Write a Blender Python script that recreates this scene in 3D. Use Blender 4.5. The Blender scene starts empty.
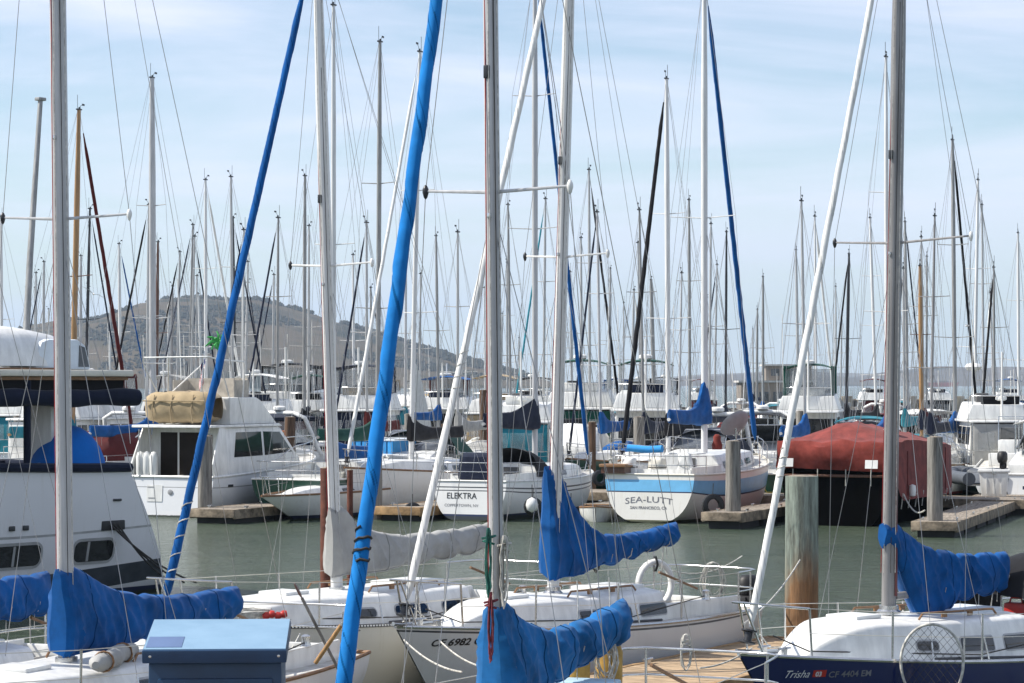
import bpy, bmesh, math, random
from mathutils import Vector, Matrix, noise

SC = bpy.context.scene
COL = SC.collection
R = math.radians
PI = math.pi
F = 2525.0      # focal length in pixels of the 1024 px wide frame
HZ = 384.0      # image row of the horizon
H = 4.4         # camera height over the water
rng = random.Random(7)

def wx(px, Y): return (px - 512) * Y / F
def wz(py, Y): return H - (py - HZ) * Y / F

# ------------------------------------------------------------------ materials
MATS = {}
def nd(nt, t, **kw):
    n = nt.nodes.new(t)
    for k, v in kw.items():
        if k in n.inputs: n.inputs[k].default_value = v
        else: setattr(n, k, v)
    return n

def mat(name, col, rough=.5, metal=0., var=.12, scale=2.5, bump=0., bscale=30., stretch=(1, 1, 1), col2=None, spec=.5, sheen=0., trans=0., alpha=1.):
    if name in MATS: return MATS[name]
    m = bpy.data.materials.new(name); m.use_nodes = True
    nt = m.node_tree; p = nt.nodes['Principled BSDF']
    p.inputs['Roughness'].default_value = rough
    p.inputs['Metallic'].default_value = metal
    p.inputs['Specular IOR Level'].default_value = spec
    if sheen: p.inputs['Sheen Weight'].default_value = sheen
    if trans: p.inputs['Transmission Weight'].default_value = trans
    if alpha < 1: p.inputs['Alpha'].default_value = alpha
    tc = nd(nt, 'ShaderNodeTexCoord'); mp = nd(nt, 'ShaderNodeMapping')
    mp.inputs['Scale'].default_value = stretch
    nt.links.new(tc.outputs['Object'], mp.inputs['Vector'])
    n1 = nd(nt, 'ShaderNodeTexNoise', Scale=scale, Detail=6., Roughness=.62)
    nt.links.new(mp.outputs['Vector'], n1.inputs['Vector'])
    rp = nd(nt, 'ShaderNodeValToRGB')
    c2 = col2 or tuple(c * (1 - 2.2 * var) for c in col)
    e = rp.color_ramp.elements
    e[0].position = .33; e[0].color = (*c2, 1)
    e[1].position = .66; e[1].color = (*[min(1, c * (1 + .4 * var)) for c in col], 1)
    nt.links.new(n1.outputs['Fac'], rp.inputs['Fac'])
    nt.links.new(rp.outputs['Color'], p.inputs['Base Color'])
    if bump:
        n2 = nd(nt, 'ShaderNodeTexNoise', Scale=bscale, Detail=4.)
        nt.links.new(mp.outputs['Vector'], n2.inputs['Vector'])
        b = nd(nt, 'ShaderNodeBump', Strength=bump, Distance=.02)
        nt.links.new(n2.outputs['Fac'], b.inputs['Height'])
        nt.links.new(b.outputs['Normal'], p.inputs['Normal'])
    MATS[name] = m
    return m

def hull_mat(name, col, boot=(.02, .03, .08), bottom=(.03, .035, .04), zboot=.16, zbot=.05, rough=.28, dirt=.5):
    if name in MATS: return MATS[name]
    m = bpy.data.materials.new(name); m.use_nodes = True
    nt = m.node_tree; p = nt.nodes['Principled BSDF']; L = nt.links.new
    p.inputs['Roughness'].default_value = rough
    tc = nd(nt, 'ShaderNodeTexCoord'); sx = nd(nt, 'ShaderNodeSeparateXYZ')
    L(tc.outputs['Object'], sx.inputs['Vector'])
    mp = nd(nt, 'ShaderNodeMapping'); mp.inputs['Scale'].default_value = (5, 5, .55)
    L(tc.outputs['Object'], mp.inputs['Vector'])
    n1 = nd(nt, 'ShaderNodeTexNoise', Scale=1.6, Detail=7., Roughness=.7)
    L(mp.outputs['Vector'], n1.inputs['Vector'])
    n2 = nd(nt, 'ShaderNodeTexNoise', Scale=.9, Detail=5.)
    L(tc.outputs['Object'], n2.inputs['Vector'])
    r1 = nd(nt, 'ShaderNodeValToRGB'); e = r1.color_ramp.elements
    e[0].position = .55; e[0].color = (0, 0, 0, 1); e[1].position = .8; e[1].color = (1, 1, 1, 1)
    L(n1.outputs['Fac'], r1.inputs['Fac'])
    mu = nd(nt, 'ShaderNodeMath', operation='MULTIPLY'); mu.inputs[1].default_value = dirt
    L(r1.outputs['Color'], mu.inputs[0])
    def mix(fac, a, b):
        x = nd(nt, 'ShaderNodeMix', data_type='RGBA')
        if isinstance(fac, float): x.inputs['Factor'].default_value = fac
        else: L(fac, x.inputs['Factor'])
        for s, k in ((a, 'A'), (b, 'B')):
            i = [q for q in x.inputs if q.name == k and q.type == 'RGBA'][0]
            if isinstance(s, tuple): i.default_value = (*s, 1)
            else: L(s, i)
        return [o for o in x.outputs if o.type == 'RGBA'][0]
    mott = mix(n2.outputs['Fac'], tuple(c * .86 for c in col), tuple(min(1, c * 1.05) for c in col))
    streak = mix(mu.outputs[0], mott, tuple(c * f for c, f in zip(col, (.62, .55, .42))))
    # weed and scum line
    wob = nd(nt, 'ShaderNodeMath', operation='MULTIPLY_ADD'); wob.inputs[1].default_value = .12
    L(n1.outputs['Fac'], wob.inputs[0]); L(sx.outputs['Z'], wob.inputs[2])
    def less(a, t):
        q = nd(nt, 'ShaderNodeMath', operation='LESS_THAN'); L(a, q.inputs[0]); q.inputs[1].default_value = t
        return q.outputs[0]
    c = mix(less(sx.outputs['Z'], zboot), streak, boot)
    c = mix(less(sx.outputs['Z'], zbot), c, bottom)
    sc = nd(nt, 'ShaderNodeMath', operation='MULTIPLY'); L(less(wob.outputs[0], .12), sc.inputs[0]); sc.inputs[1].default_value = .7
    c = mix(sc.outputs[0], c, (.035, .04, .02))
    L(c, p.inputs['Base Color'])
    MATS[name] = m
    return m

def fabric(name, col, fade=.25):
    """canvas: weave bump, faded patches, seams of dirt"""
    return mat(name, col, rough=.9, var=fade * .5, scale=2.2, bump=.3, bscale=7., spec=.08, sheen=.1, col2=tuple(c * (1 - fade) for c in col))

# ------------------------------------------------------------------ mesh builder
class MB:
    def __init__(s): s.v = []; s.f = []; s.m = []
    def add(s, vs, fs, mi=0):
        o = len(s.v); s.v += [tuple(p) for p in vs]
        s.f += [tuple(i + o for i in f) for f in fs]
        s.m += [mi] * len(fs); return s
    def box(s, c, d, rz=0., mi=0, taper=1.):
        x, y, z = (q / 2 for q in d); ca, sa = math.cos(rz), math.sin(rz); vs = []
        for k in (-1, 1):
            t = taper if k < 0 else 1.
            for a, b in ((-1, -1), (1, -1), (1, 1), (-1, 1)):
                u, w = a * x * t, b * y * t
                vs.append((c[0] + u * ca - w * sa, c[1] + u * sa + w * ca, c[2] + k * z))
        return s.add(vs, [(3, 2, 1, 0), (4, 5, 6, 7), (0, 1, 5, 4), (1, 2, 6, 5), (2, 3, 7, 6), (3, 0, 4, 7)], mi)
    def tube(s, pts, r, n=8, mi=0, oval=1., cap=True, fn=None):
        """tube through pts; r one radius or one per point; fn(i, angle) scales the radius"""
        pts = [Vector(p) for p in pts]; m = len(pts)
        rs = r if isinstance(r, (list, tuple)) else [r] * m
        t0 = (pts[1] - pts[0]).normalized()
        ref = Vector((1, 0, 0)) if abs(t0.x) < .9 else Vector((0, 1, 0))
        vs = []; fs = []
        u = (ref - t0 * ref.dot(t0)).normalized()
        for i, p in enumerate(pts):
            a = pts[max(0, i - 1)]; b = pts[min(m - 1, i + 1)]
            t = (b - a)
            t = t.normalized() if t.length > 1e-9 else t0
            u = u - t * u.dot(t)
            if u.length < 1e-6: u = t.orthogonal()
            u.normalize(); w = t.cross(u)
            for k in range(n):
                an = 2 * PI * k / n
                q = rs[i] * (fn(i, an) if fn else 1)
                vs.append(p + u * (q * oval * math.cos(an)) + w * (q * math.sin(an)))
        for i in range(m - 1):
            for k in range(n):
                k2 = (k + 1) % n
                fs.append((i * n + k, i * n + k2, (i + 1) * n + k2, (i + 1) * n + k))
        if cap:
            fs.append(tuple(range(n - 1, -1, -1))); fs.append(tuple((m - 1) * n + k for k in range(n)))
        return s.add(vs, fs, mi)
    def grid(s, rows, close=False, mi=0, mfn=None):
        nr, nc = len(rows), len(rows[0]); o = len(s.v)
        for r in rows: s.v += [tuple(p) for p in r]
        for i in range(nr - 1):
            for k in range(nc if close else nc - 1):
                k2 = (k + 1) % nc
                s.f.append((o + i * nc + k, o + i * nc + k2, o + (i + 1) * nc + k2, o + (i + 1) * nc + k))
                s.m.append(mfn(i, k) if mfn else mi)
        return s
    def lathe(s, prof, c=(0, 0, 0), n=16, mi=0, ax=None):
        """prof list of (r, h) along axis ax (default z)"""
        M = Matrix.Identity(3) if ax is None else Vector(ax).to_track_quat('Z', 'Y').to_matrix()
        c = Vector(c)
        rows = [[c + M @ Vector((r * math.cos(2 * PI * k / n), r * math.sin(2 * PI * k / n), h)) for k in range(n)] for r, h in prof]
        return s.grid(rows, True, mi)
    def prism(s, poly, w, mi=0):
        """closed solid: side outline poly [(x,z)] between y=-w(x,z) and +w(x,z)"""
        n = len(poly); wf = w if callable(w) else (lambda x, z: w)
        vs = [(x, -wf(x, z), z) for x, z in poly] + [(x, wf(x, z), z) for x, z in poly]
        fs = [tuple(range(n)), tuple(range(2 * n - 1, n - 1, -1))]
        for i in range(n):
            j = (i + 1) % n; fs.append((i, i + n, j + n, j))
        return s.add(vs, fs, mi)
    def slab(s, pts, nrm, t, mi=0):
        """thin plate: polygon pts extruded by t along nrm"""
        nrm = Vector(nrm).normalized(); n = len(pts)
        vs = [Vector(p) for p in pts] + [Vector(p) + nrm * t for p in pts]
        fs = [tuple(range(n - 1, -1, -1)), tuple(range(n, 2 * n))]
        for i in range(n):
            j = (i + 1) % n; fs.append((i, j, j + n, i + n))
        return s.add(vs, fs, mi)
    def build(s, name, mats, parent=None, smooth=40., bevel=0., seg=2, merge=False, loc=None):
        me = bpy.data.meshes.new(name); me.from_pydata(s.v, [], s.f); me.validate()
        if not isinstance(mats, (list, tuple)): mats = [mats]
        for m in mats: me.materials.append(m)
        if len(me.polygons) == len(s.m): me.polygons.foreach_set('material_index', s.m)
        bm = bmesh.new(); bm.from_mesh(me)
        if merge: bmesh.ops.remove_doubles(bm, verts=bm.verts, dist=.0004)
        bmesh.ops.recalc_face_normals(bm, faces=bm.faces)
        if bevel:
            ed = [e for e in bm.edges if len(e.link_faces) == 2 and e.calc_face_angle(0) > .5]
            bmesh.ops.bevel(bm, geom=ed, offset=bevel, segments=seg, affect='EDGES', profile=.6, clamp_overlap=True)
        bm.to_mesh(me); bm.free()
        if smooth:
            me.shade_smooth(); me.set_sharp_from_angle(angle=R(smooth))
        o = bpy.data.objects.new(name, me); COL.objects.link(o)
        if parent: o.parent = parent
        if loc: o.location = loc
        return o

def tag(o, label=None, cat=None, group=None, kind=None):
    if label: o['label'] = label
    if cat: o['category'] = cat
    if group: o['group'] = group
    if kind: o['kind'] = kind
    return o

def thing(name, label, cat, loc=(0, 0, 0), rz=0., group=None):
    o = bpy.data.objects.new(name, None); COL.objects.link(o)
    o.empty_display_size = .3
    o.location = loc; o.rotation_euler = (0, 0, rz)
    return tag(o, label, cat, group)

def copy_tree(o, parent=None):
    c = o.copy(); COL.objects.link(c)
    if parent: c.parent = parent
    for ch in list(o.children): copy_tree(ch, c)
    return c

def rod(name, pts, r, m, parent, n=5, smooth=60., **kw):
    return MB().tube(pts, r, n, **kw).build(name, m, parent, smooth)

def rrect(x0, x1, z0, z1, r, n=3):
    """outline of a rounded rectangle"""
    out = []
    for cx, cz, a in ((x1 - r, z1 - r, 0), (x0 + r, z1 - r, 90), (x0 + r, z0 + r, 180), (x1 - r, z0 + r, 270)):
        for k in range(n + 1):
            t = R(a + 90 * k / n); out.append((cx + r * math.cos(t), cz + r * math.sin(t)))
    return out

def text_geo(body, size, shear=0., bold=0.):
    cu = bpy.data.curves.new('lettering', 'FONT'); cu.body = body; cu.size = size; cu.shear = shear
    cu.offset = bold; cu.resolution_u = 3
    ob = bpy.data.objects.new('lettering', cu); COL.objects.link(ob)
    me = bpy.data.meshes.new_from_object(ob.evaluated_get(bpy.context.evaluated_depsgraph_get()))
    vs = [v.co.copy() for v in me.vertices]; fs = [tuple(p.vertices) for p in me.polygons]
    bpy.data.objects.remove(ob); bpy.data.curves.remove(cu); bpy.data.meshes.remove(me)
    return vs, fs

def sag(a, b, s, n=10):
    a, b = Vector(a), Vector(b)
    return [a.lerp(b, i / n) - Vector((0, 0, 4 * s * (i / n) * (1 - i / n))) for i in range(n + 1)]
# ------------------------------------------------------------------ palette
ALU = mat('brushed_aluminium', (.50, .50, .49), .42, .35, .14, 3., bump=.05, stretch=(6, 6, .5))
ALUD = mat('weathered_aluminium', (.33, .33, .32), .5, .3, .16, 3., stretch=(6, 6, .5))
MASTW = mat('painted_mast_white', (.72, .72, .70), .35, 0, .1, 2., stretch=(6, 6, .4))
MASTG = mat('painted_mast_grey', (.52, .52, .52), .35, .1, .12, 2., stretch=(6, 6, .4))
BLACKM = mat('black_spar_paint', (.02, .021, .025), .4)
WOOD = mat('varnished_spruce', (.42, .24, .10), .35, 0, .2, 3., stretch=(8, 8, .4))
WOODD = mat('dark_varnished_mahogany', (.13, .055, .03), .35, 0, .2, 3., stretch=(8, 8, .4))
TEAK = mat('teak_trim', (.27, .14, .06), .55, 0, .25, 6., stretch=(1, 8, 8))
STEEL = mat('polished_stainless', (.62, .62, .61), .22, .9, .08, 5.)
WIRE = mat('stainless_wire', (.34, .34, .34), .4, .5, .05, 5.)
WIRED = mat('dark_wire', (.09, .09, .095), .5, .2, .05, 5.)
LINEW = mat('white_rope', (.62, .60, .54), .9, 0, .25, 14., bump=.4, bscale=60)
LINER = mat('red_rope', (.45, .03, .03), .9, 0, .25, 14., bump=.4, bscale=60)
LINEG = mat('green_rope', (.03, .16, .12), .9, 0, .25, 14., bump=.4, bscale=60)
LINEB = mat('dark_mooring_rope', (.05, .045, .04), .9, 0, .25, 14., bump=.4, bscale=60)
GEL = mat('white_gelcoat', (.76, .76, .73), .3, 0, .1, 1.6, stretch=(3, 3, .7))
GELB = mat('bluish_white_gelcoat', (.70, .76, .80), .4, 0, .08, 1.6)
GELC = mat('cream_gelcoat', (.72, .68, .58), .4, 0, .1, 1.6)
NONSKID = mat('nonskid_deck', (.64, .62, .57), .7, 0, .2, 3., bump=.5, bscale=120)
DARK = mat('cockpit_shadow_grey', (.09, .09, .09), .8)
VOID = mat('void_shade_black', (.006, .006, .006), .95, spec=.02)  # darkness under the tent cover, put into the deck colour
BLACK = mat('black_rubber', (.016, .016, .017), .55, 0, .2, 8.)
GLASS = mat('smoked_window', (.018, .02, .022), .06, 0, .25, 3., spec=.7)
GLASSB = mat('grey_window', (.09, .10, .11), .08, 0, .3, 2., spec=.7)
CLEAR = mat('clear_vinyl', (.5, .53, .54), .1, 0, .2, 2., alpha=.2)
FRAMEG = mat('window_frame_grey', (.42, .42, .42), .45, .3)
BLUE = fabric('royal_blue_canvas', (.006, .09, .30), .4)
BLUEN = fabric('near_royal_blue_canvas', (.016, .14, .37), .5)
BLUEB = fabric('bright_blue_canvas', (.012, .19, .53), .35)
SKYC = fabric('light_blue_tarp', (.05, .30, .66), .2)
NAVYC = fabric('navy_canvas', (.012, .017, .036), .3)
BLACKC = fabric('black_canvas', (.013, .013, .015), .3)
GREENC = fabric('forest_green_canvas', (.012, .07, .05), .3)
GREYC = fabric('grey_canvas', (.35, .35, .335), .22)
WHITEC = fabric('white_canvas', (.74, .74, .71), .14)
TANC = fabric('tan_canvas', (.40, .31, .19), .25)
REDC = fabric('faded_red_canvas', (.22, .046, .036), .5)
MAROON = fabric('maroon_canvas', (.10, .018, .018), .3)
TEALC = fabric('teal_canvas', (.03, .22, .28), .3)
REDP = mat('red_paint', (.5, .03, .02), .4)
ORANGE = mat('orange_foam', (.62, .2, .05), .6)
YELLOW = mat('ochre_foam', (.48, .29, .06), .7, 0, .25, 5.)
LETTER = mat('black_lettering', (.02, .02, .02), .5)
LETTERG = mat('grey_lettering', (.16, .16, .18), .5)
LETTERW = mat('white_lettering', (.75, .76, .78), .5)
SKYP = mat('sky_blue_stripe', (.16, .45, .72), .3, 0, .06)
NAVYP = mat('navy_stripe', (.012, .02, .07), .3, 0, .1)
GREYP = mat('slate_grey_stripe', (.055, .065, .08), .35, 0, .2)
PLANK = mat('grey_dock_planks', (.34, .29, .23), .85, 0, .3, 2.5, bump=.5, bscale=12, stretch=(1, 6, 6))
PLANKT = mat('tan_dock_planks', (.46, .33, .20), .85, 0, .25, 2.5, bump=.5, bscale=12, stretch=(6, 1, 6))
TIMBER = mat('dock_edge_timber', (.30, .24, .17), .85, 0, .35, 3., bump=.5, bscale=12)
TIMBERN = mat('new_dock_timber', (.42, .26, .12), .85, 0, .25, 3., bump=.5, bscale=12)
FLOAT = mat('dock_float_dark', (.035, .035, .035), .8)
PILEG = mat('grey_piling_wood', (.25, .235, .21), .9, 0, .35, 2.5, bump=.8, bscale=10, stretch=(4, 4, .35))
PILEB = mat('brown_piling_wood', (.13, .075, .045), .9, 0, .35, 2.5, bump=.8, bscale=10, stretch=(4, 4, .35))
RUST = mat('rusty_steel_piling', (.15, .048, .028), .8, 0, .3, 3.5, bump=.4, bscale=20)
SALM = mat('salmon_hull_paint', (.55, .12, .08), .6)
HW = hull_mat('hull_white', (.76, .76, .74))
HWB = hull_mat('hull_white_blue_boot', (.76, .77, .76), boot=(.02, .06, .25))
HWR = hull_mat('hull_white_red_boot', (.74, .74, .72), boot=(.3, .03, .02))
HG = hull_mat('hull_grey_white', (.60, .61, .60), boot=(.03, .035, .05), dirt=.35)
HC = hull_mat('hull_cream', (.74, .70, .60), boot=(.02, .02, .02), dirt=.45)
MASTD = mat('dark_anodised_mast', (.30, .29, .285), .4, .2, .15, 2., stretch=(6, 6, .4))
HN = hull_mat('hull_navy', (.008, .016, .085), boot=(.6, .6, .6), rough=.15, dirt=.12)
HGR = hull_mat('hull_green', (.012, .06, .04), boot=(.6, .6, .58), dirt=.2)
HBK = mat('hull_black_and_void_shade', (.003, .003, .003), 1., spec=0.)  # black hull; the dark void below the tent is in its colour too

# weathered mooring pile: green copper top, grey middle, brown worn base
def big_pile_mat():
    m = bpy.data.materials.new('weathered_green_piling'); m.use_nodes = True
    nt = m.node_tree; p = nt.nodes['Principled BSDF']; L = nt.links.new
    p.inputs['Roughness'].default_value = .9
    tc = nd(nt, 'ShaderNodeTexCoord'); sx = nd(nt, 'ShaderNodeSeparateXYZ'); L(tc.outputs['Object'], sx.inputs[0])
    mp = nd(nt, 'ShaderNodeMapping'); mp.inputs['Scale'].default_value = (9, 9, .9); L(tc.outputs['Object'], mp.inputs[0])
    n1 = nd(nt, 'ShaderNodeTexNoise', Scale=1.3, Detail=8., Roughness=.7); L(mp.outputs[0], n1.inputs['Vector'])
    mp2 = nd(nt, 'ShaderNodeMapping'); mp2.inputs['Scale'].default_value = (3, 3, 1.); L(tc.outputs['Object'], mp2.inputs[0])
    n2 = nd(nt, 'ShaderNodeTexNoise', Scale=1.1, Detail=5.); L(mp2.outputs[0], n2.inputs['Vector'])
    a = nd(nt, 'ShaderNodeMath', operation='MULTIPLY_ADD'); a.inputs[1].default_value = 2.6
    L(n2.outputs['Fac'], a.inputs[0]); L(sx.outputs['Z'], a.inputs[2])
    mr = nd(nt, 'ShaderNodeMapRange'); mr.inputs['From Min'].default_value = 2.45; mr.inputs['From Max'].default_value = 3.35
    L(a.outputs[0], mr.inputs['Value'])
    r1 = nd(nt, 'ShaderNodeValToRGB'); e = r1.color_ramp.elements
    e[0].position = .3; e[0].color = (.07, .04, .02, 1); e[1].position = .62; e[1].color = (.27, .15, .07, 1)
    r2 = nd(nt, 'ShaderNodeValToRGB'); e = r2.color_ramp.elements
    e[0].position = .34; e[0].color = (.07, .075, .06, 1); e[1].position = .62; e[1].color = (.29, .345, .29, 1)
    q = r2.color_ramp.elements.new(.47); q.color = (.16, .19, .16, 1)
    L(n1.outputs['Fac'], r1.inputs[0]); L(n1.outputs['Fac'], r2.inputs[0])
    x = nd(nt, 'ShaderNodeMix', data_type='RGBA'); L(mr.outputs[0], x.inputs['Factor'])
    ins = [i for i in x.inputs if i.type == 'RGBA']; L(r1.outputs[0], ins[0]); L(r2.outputs[0], ins[1])
    L([o for o in x.outputs if o.type == 'RGBA'][0], p.inputs['Base Color'])
    b = nd(nt, 'ShaderNodeBump', Strength=1., Distance=.03); L(n1.outputs['Fac'], b.inputs['Height']); L(b.outputs[0], p.inputs['Normal'])
    return m
BIGPILE = big_pile_mat()
# ------------------------------------------------------------------ hulls
class Hull:
    """local frame: +x bow, +y port, z=0 water. Deck runs from x0 (stern) to x0+L (bow)."""
    def __init__(s, x0, L, B, fbs, fbb, tr=.72, sm=.42, rb=.9, rt=.2, tb=.1, ex=.62, zx=.9, sagz=.06, dk=-.5, bp=2.1):
        s.x0, s.L, s.B, s.fbs, s.fbb, s.tr, s.sm, s.rb, s.rt, s.tb, s.ex, s.zx, s.sg, s.dk, s.bp = x0, L, B, fbs, fbb, tr, sm, rb, rt, tb, ex, zx, sagz, dk, bp
    def beam(s, t):
        if t < s.sm: k = s.tr + (1 - s.tr) * math.sin(PI / 2 * t / s.sm)
        else: k = 1 - ((t - s.sm) / (1 - s.sm)) ** s.bp
        return max(.012, s.B / 2 * k)
    def sheer(s, t): return s.fbs + (s.fbb - s.fbs) * t ** 1.4 - s.sg * 4 * t * (1 - t)
    def keel(s, t):
        if t < .3: return s.tb + (s.dk - s.tb) * math.sin(PI / 2 * t / .3)
        return s.dk + (-.12 - s.dk) * ((t - .3) / .7) ** 2.5
    def pt(s, t, q, sd=1, out=0.):
        zs, zk = s.sheer(t), s.keel(t)
        th = math.acos(max(-1, min(1, 1 - q ** (1 / s.zx))))
        z = zk + (zs - zk) * q
        y = s.beam(t) * math.sin(th) ** s.ex if th > 0 else 0
        f = z / zs
        x = s.x0 + s.L * t - s.rb * t ** 4 * (1 - f) + s.rt * (1 - t) ** 6 * (1 - f)
        return Vector((x, sd * (y + out), z))
    def inv(s, x, z):
        t = (x - s.x0) / s.L
        for _ in range(12):
            t = min(1, max(0, t)); zs, zk = s.sheer(t), s.keel(t)
            q = min(1, max(.001, (z - zk) / (zs - zk)))
            t += (x - s.pt(t, q).x) / s.L
        return min(1, max(0, t)), q
    def tt(s, x): return min(1, max(0, (x - s.x0) / s.L))
    def deckz(s, x): return s.sheer(s.tt(x))
    def deckb(s, x): return s.beam(s.tt(x))

def build_hull(h, root, m, stripes=(), ns=30, deckm=None, rail=None, railr=.022, camber=.06, cap=True):
    """stripes: list of (q0, q1, material) bands below the sheer"""
    qs = {0, .03, .08, .16, .25, .34, .43, .52, .61, .7, .78, .86, .93, 1}
    for a, b, _ in stripes: qs |= {a, b}
    qs = sorted(qs); ts = [1 - (1 - i / ns) ** 1.25 if i < ns else 1 for i in range(ns + 1)]
    mats = [m] + [q[2] for q in stripes]
    def mf(i, k):
        if k >= len(qs) - 1: k = 2 * len(qs) - 3 - k
        c = (qs[k] + qs[k + 1]) / 2
        for j, (a, b, _) in enumerate(stripes):
            if a < c < b: return j + 1
        return 0
    rows = []
    for t in ts:
        rows.append([h.pt(t, q, 1) for q in reversed(qs)] + [h.pt(t, q, -1) for q in qs[1:]])
    n = len(qs)
    mb = MB()
    mb.grid(rows, mfn=lambda i, k: mf(i, (n - 2 - k) if k < n - 1 else (k - n + 1)))
    if cap:
        base = rows[0]; o = len(mb.v); mb.v += [tuple(p) for p in base]
        # transom as quads between port and starboard so bands carry over
        for k in range(n - 1):
            a, b = k, k + 1; c, d = 2 * n - 2 - k, 2 * n - 3 - k
            if b == d: mb.f.append((o + a, o + b, o + c))
            else: mb.f.append((o + a, o + b, o + d, o + c))
            mb.m.append(mf(0, n - 2 - k))
    hull = mb.build('hull', mats, root, smooth=35, merge=True)
    # deck
    rows = []
    for t in ts:
        p = h.pt(t, 1, 1); b = max(0, p.y - .015)
        rows.append([Vector((p.x - (.02 if t == 1 else 0), b * k, p.z - .03 + camber * (1 - k * k) * min(1, b))) for k in (1, .8, .5, .2, 0, -.2, -.5, -.8, -1)])
    MB().grid(rows).build('deck', deckm or NONSKID, root, smooth=30)
    if rail:
        mb = MB()
        for sd in (1, -1):
            mb.tube([h.pt(t, 1, sd) + Vector((0, 0, railr * .5)) for t in ts], railr, 6, oval=.8)
        mb.tube([h.pt(0, 1, 1) + Vector((0, 0, railr * .5)), h.pt(0, 1, -1) + Vector((0, 0, railr * .5))], railr, 6)
        mb.build('toe_rail', rail, root)
    return hull

def hull_text(h, body, x, z, size, m, root, side=1, shear=0., bold=0., kx=1., name='lettering', out=.006):
    vs, fs = text_geo(body, size, shear, bold)
    pts = []
    for v in vs:
        t, q = h.inv(x - side * v.x * kx, z + v.y)
        pts.append(h.pt(t, q, side, out))
    MB().add(pts, fs).build(name, m, root, smooth=0)

def transom_text(h, body, z, size, m, root, y=0., bold=0., kx=1., arch=0., name='lettering'):
    vs, fs = text_geo(body, size, 0, bold)
    w = max(v.x for v in vs); pts = []
    for v in vs:
        u = (v.x - w / 2) * kx; zz = z + v.y - arch * u * u
        pts.append((h.x0 + h.rt * (1 - zz / h.fbs) - .008, y - u, zz))
    MB().add(pts, fs).build(name, m, root, smooth=0)

# ------------------------------------------------------------------ cabin trunk of a sailing boat
class Trunk:
    def __init__(s, h, xa, xf, ht, wf=.62, nose=.9, drop=.25, camber=.07, wa=None):
        s.h, s.xa, s.xf, s.ht, s.wf, s.nose, s.drop, s.camber = h, xa, xf, ht, wf, nose, drop, camber
    def w(s, x):
        b = s.h.deckb(x) * s.wf
        k = (x - (s.xf - s.nose)) / s.nose
        return b * (1 - .35 * max(0, k) ** 2)
    def top(s, x):
        k = (x - s.xa) / (s.xf - s.xa); ht = s.ht * (1 - s.drop * k)
        q = (x - (s.xf - s.nose)) / s.nose
        if q > 0: ht *= max(.03, math.cos(min(1, q) * PI / 2) ** .75)
        return ht
    SEC = [(0, 1.), (.25, .985), (.6, .93), (.84, .885), (.93, .86), (1., .8)]
    def side(s, x, u, sd=1, out=0.):
        """u 0 at the deck .. 1 at the shoulder"""
        z0 = s.h.deckz(x) - .04; w = s.w(x); t = s.top(x); f = u * .9
        for (a, b), (c, d) in zip(s.SEC, s.SEC[1:]):
            if f <= c: k = b + (d - b) * (f - a) / (c - a); break
        return Vector((x, sd * (w * k + out), z0 + t * f))
    def roofz(s, x): return s.h.deckz(x) - .03 + s.top(x) + s.camber
    def build(s, root, m=GEL):
        n = 26; xs = [s.xa + (s.xf - s.xa) * (1 - (1 - i / n) ** 1.3) for i in range(n + 1)]
        rows = []
        for x in xs:
            z0 = s.h.deckz(x) - .04; w = s.w(x); t = s.top(x)
            half = [(w, 0), (w * .985, .25), (w * .93, .6), (w * .885, .84), (w * .86, .93), (w * .80, .985), (w * .5, 1.0), (0, 1.0)]
            r = [Vector((x, y, z0 + t * f + s.camber * (1 - (y / w) ** 2) * min(1, t / .2) * (1 if f > .9 else 0))) for y, f in half]
            rows.append(r + [Vector((p.x, -p.y, p.z)) for p in reversed(r[:-1])])
        mb = MB().grid(rows)
        o = len(mb.v); mb.v += [tuple(p) for p in rows[0]]; mb.f.append(tuple(range(o, o + len(rows[0])))); mb.m.append(0)
        o = len(mb.v); mb.v += [tuple(p) for p in rows[-1]]; mb.f.append(tuple(range(o, o + len(rows[0])))); mb.m.append(0)
        s.obj = mb.build('cabin_trunk', m, root, smooth=45)
        return s.obj
    def window(s, x0, x1, u0, u1, r=.4, frame=FRAMEG, glass=GLASS, sides=(1, -1), slant=0., fw=.022):
        """r: corner radius as a share of the height"""
        for sd in sides:
            zz = (u1 - u0) * s.top((x0 + x1) / 2) * .9
            def pane(g, out, name, m, par):
                X0, X1 = x0 - g, x1 + g; Z0, Z1 = -g, zz + g; rr = min(r * zz + g, (Z1 - Z0) * .49, (X1 - X0) * .49)
                cols = sorted({X0 + rr * (1 - math.cos(PI / 2 * i / 4)) for i in range(5)} | {X1 - rr * (1 - math.cos(PI / 2 * i / 4)) for i in range(5)} | {X0 + rr + (X1 - X0 - 2 * rr) * i / 5 for i in range(6)})
                rows = []
                for x in cols:
                    dd = max(0, X0 + rr - x, x - (X1 - rr)); c = rr - math.sqrt(max(0, rr * rr - dd * dd))
                    col = []
                    for i in range(6):
                        z = Z0 + c + (Z1 - Z0 - 2 * c) * i / 5
                        col.append(s.side(x + slant * (z / zz - .5), u0 + z / zz * (u1 - u0), sd, out))
                    rows.append([col[0] - Vector((0, sd * (out + .004), 0))] + col + [col[-1] - Vector((0, sd * (out + .004), 0))])
                rows = [[p - Vector((0, sd * (out + .004), 0)) for p in rows[0]]] + rows + [[p - Vector((0, sd * (out + .004), 0)) for p in rows[-1]]]
                return MB().grid(rows).build(name, m, par, smooth=30)
            f = pane(fw, .006, 'window', frame, s.obj)
            pane(0, .012, 'pane', glass, s.obj)

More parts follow.
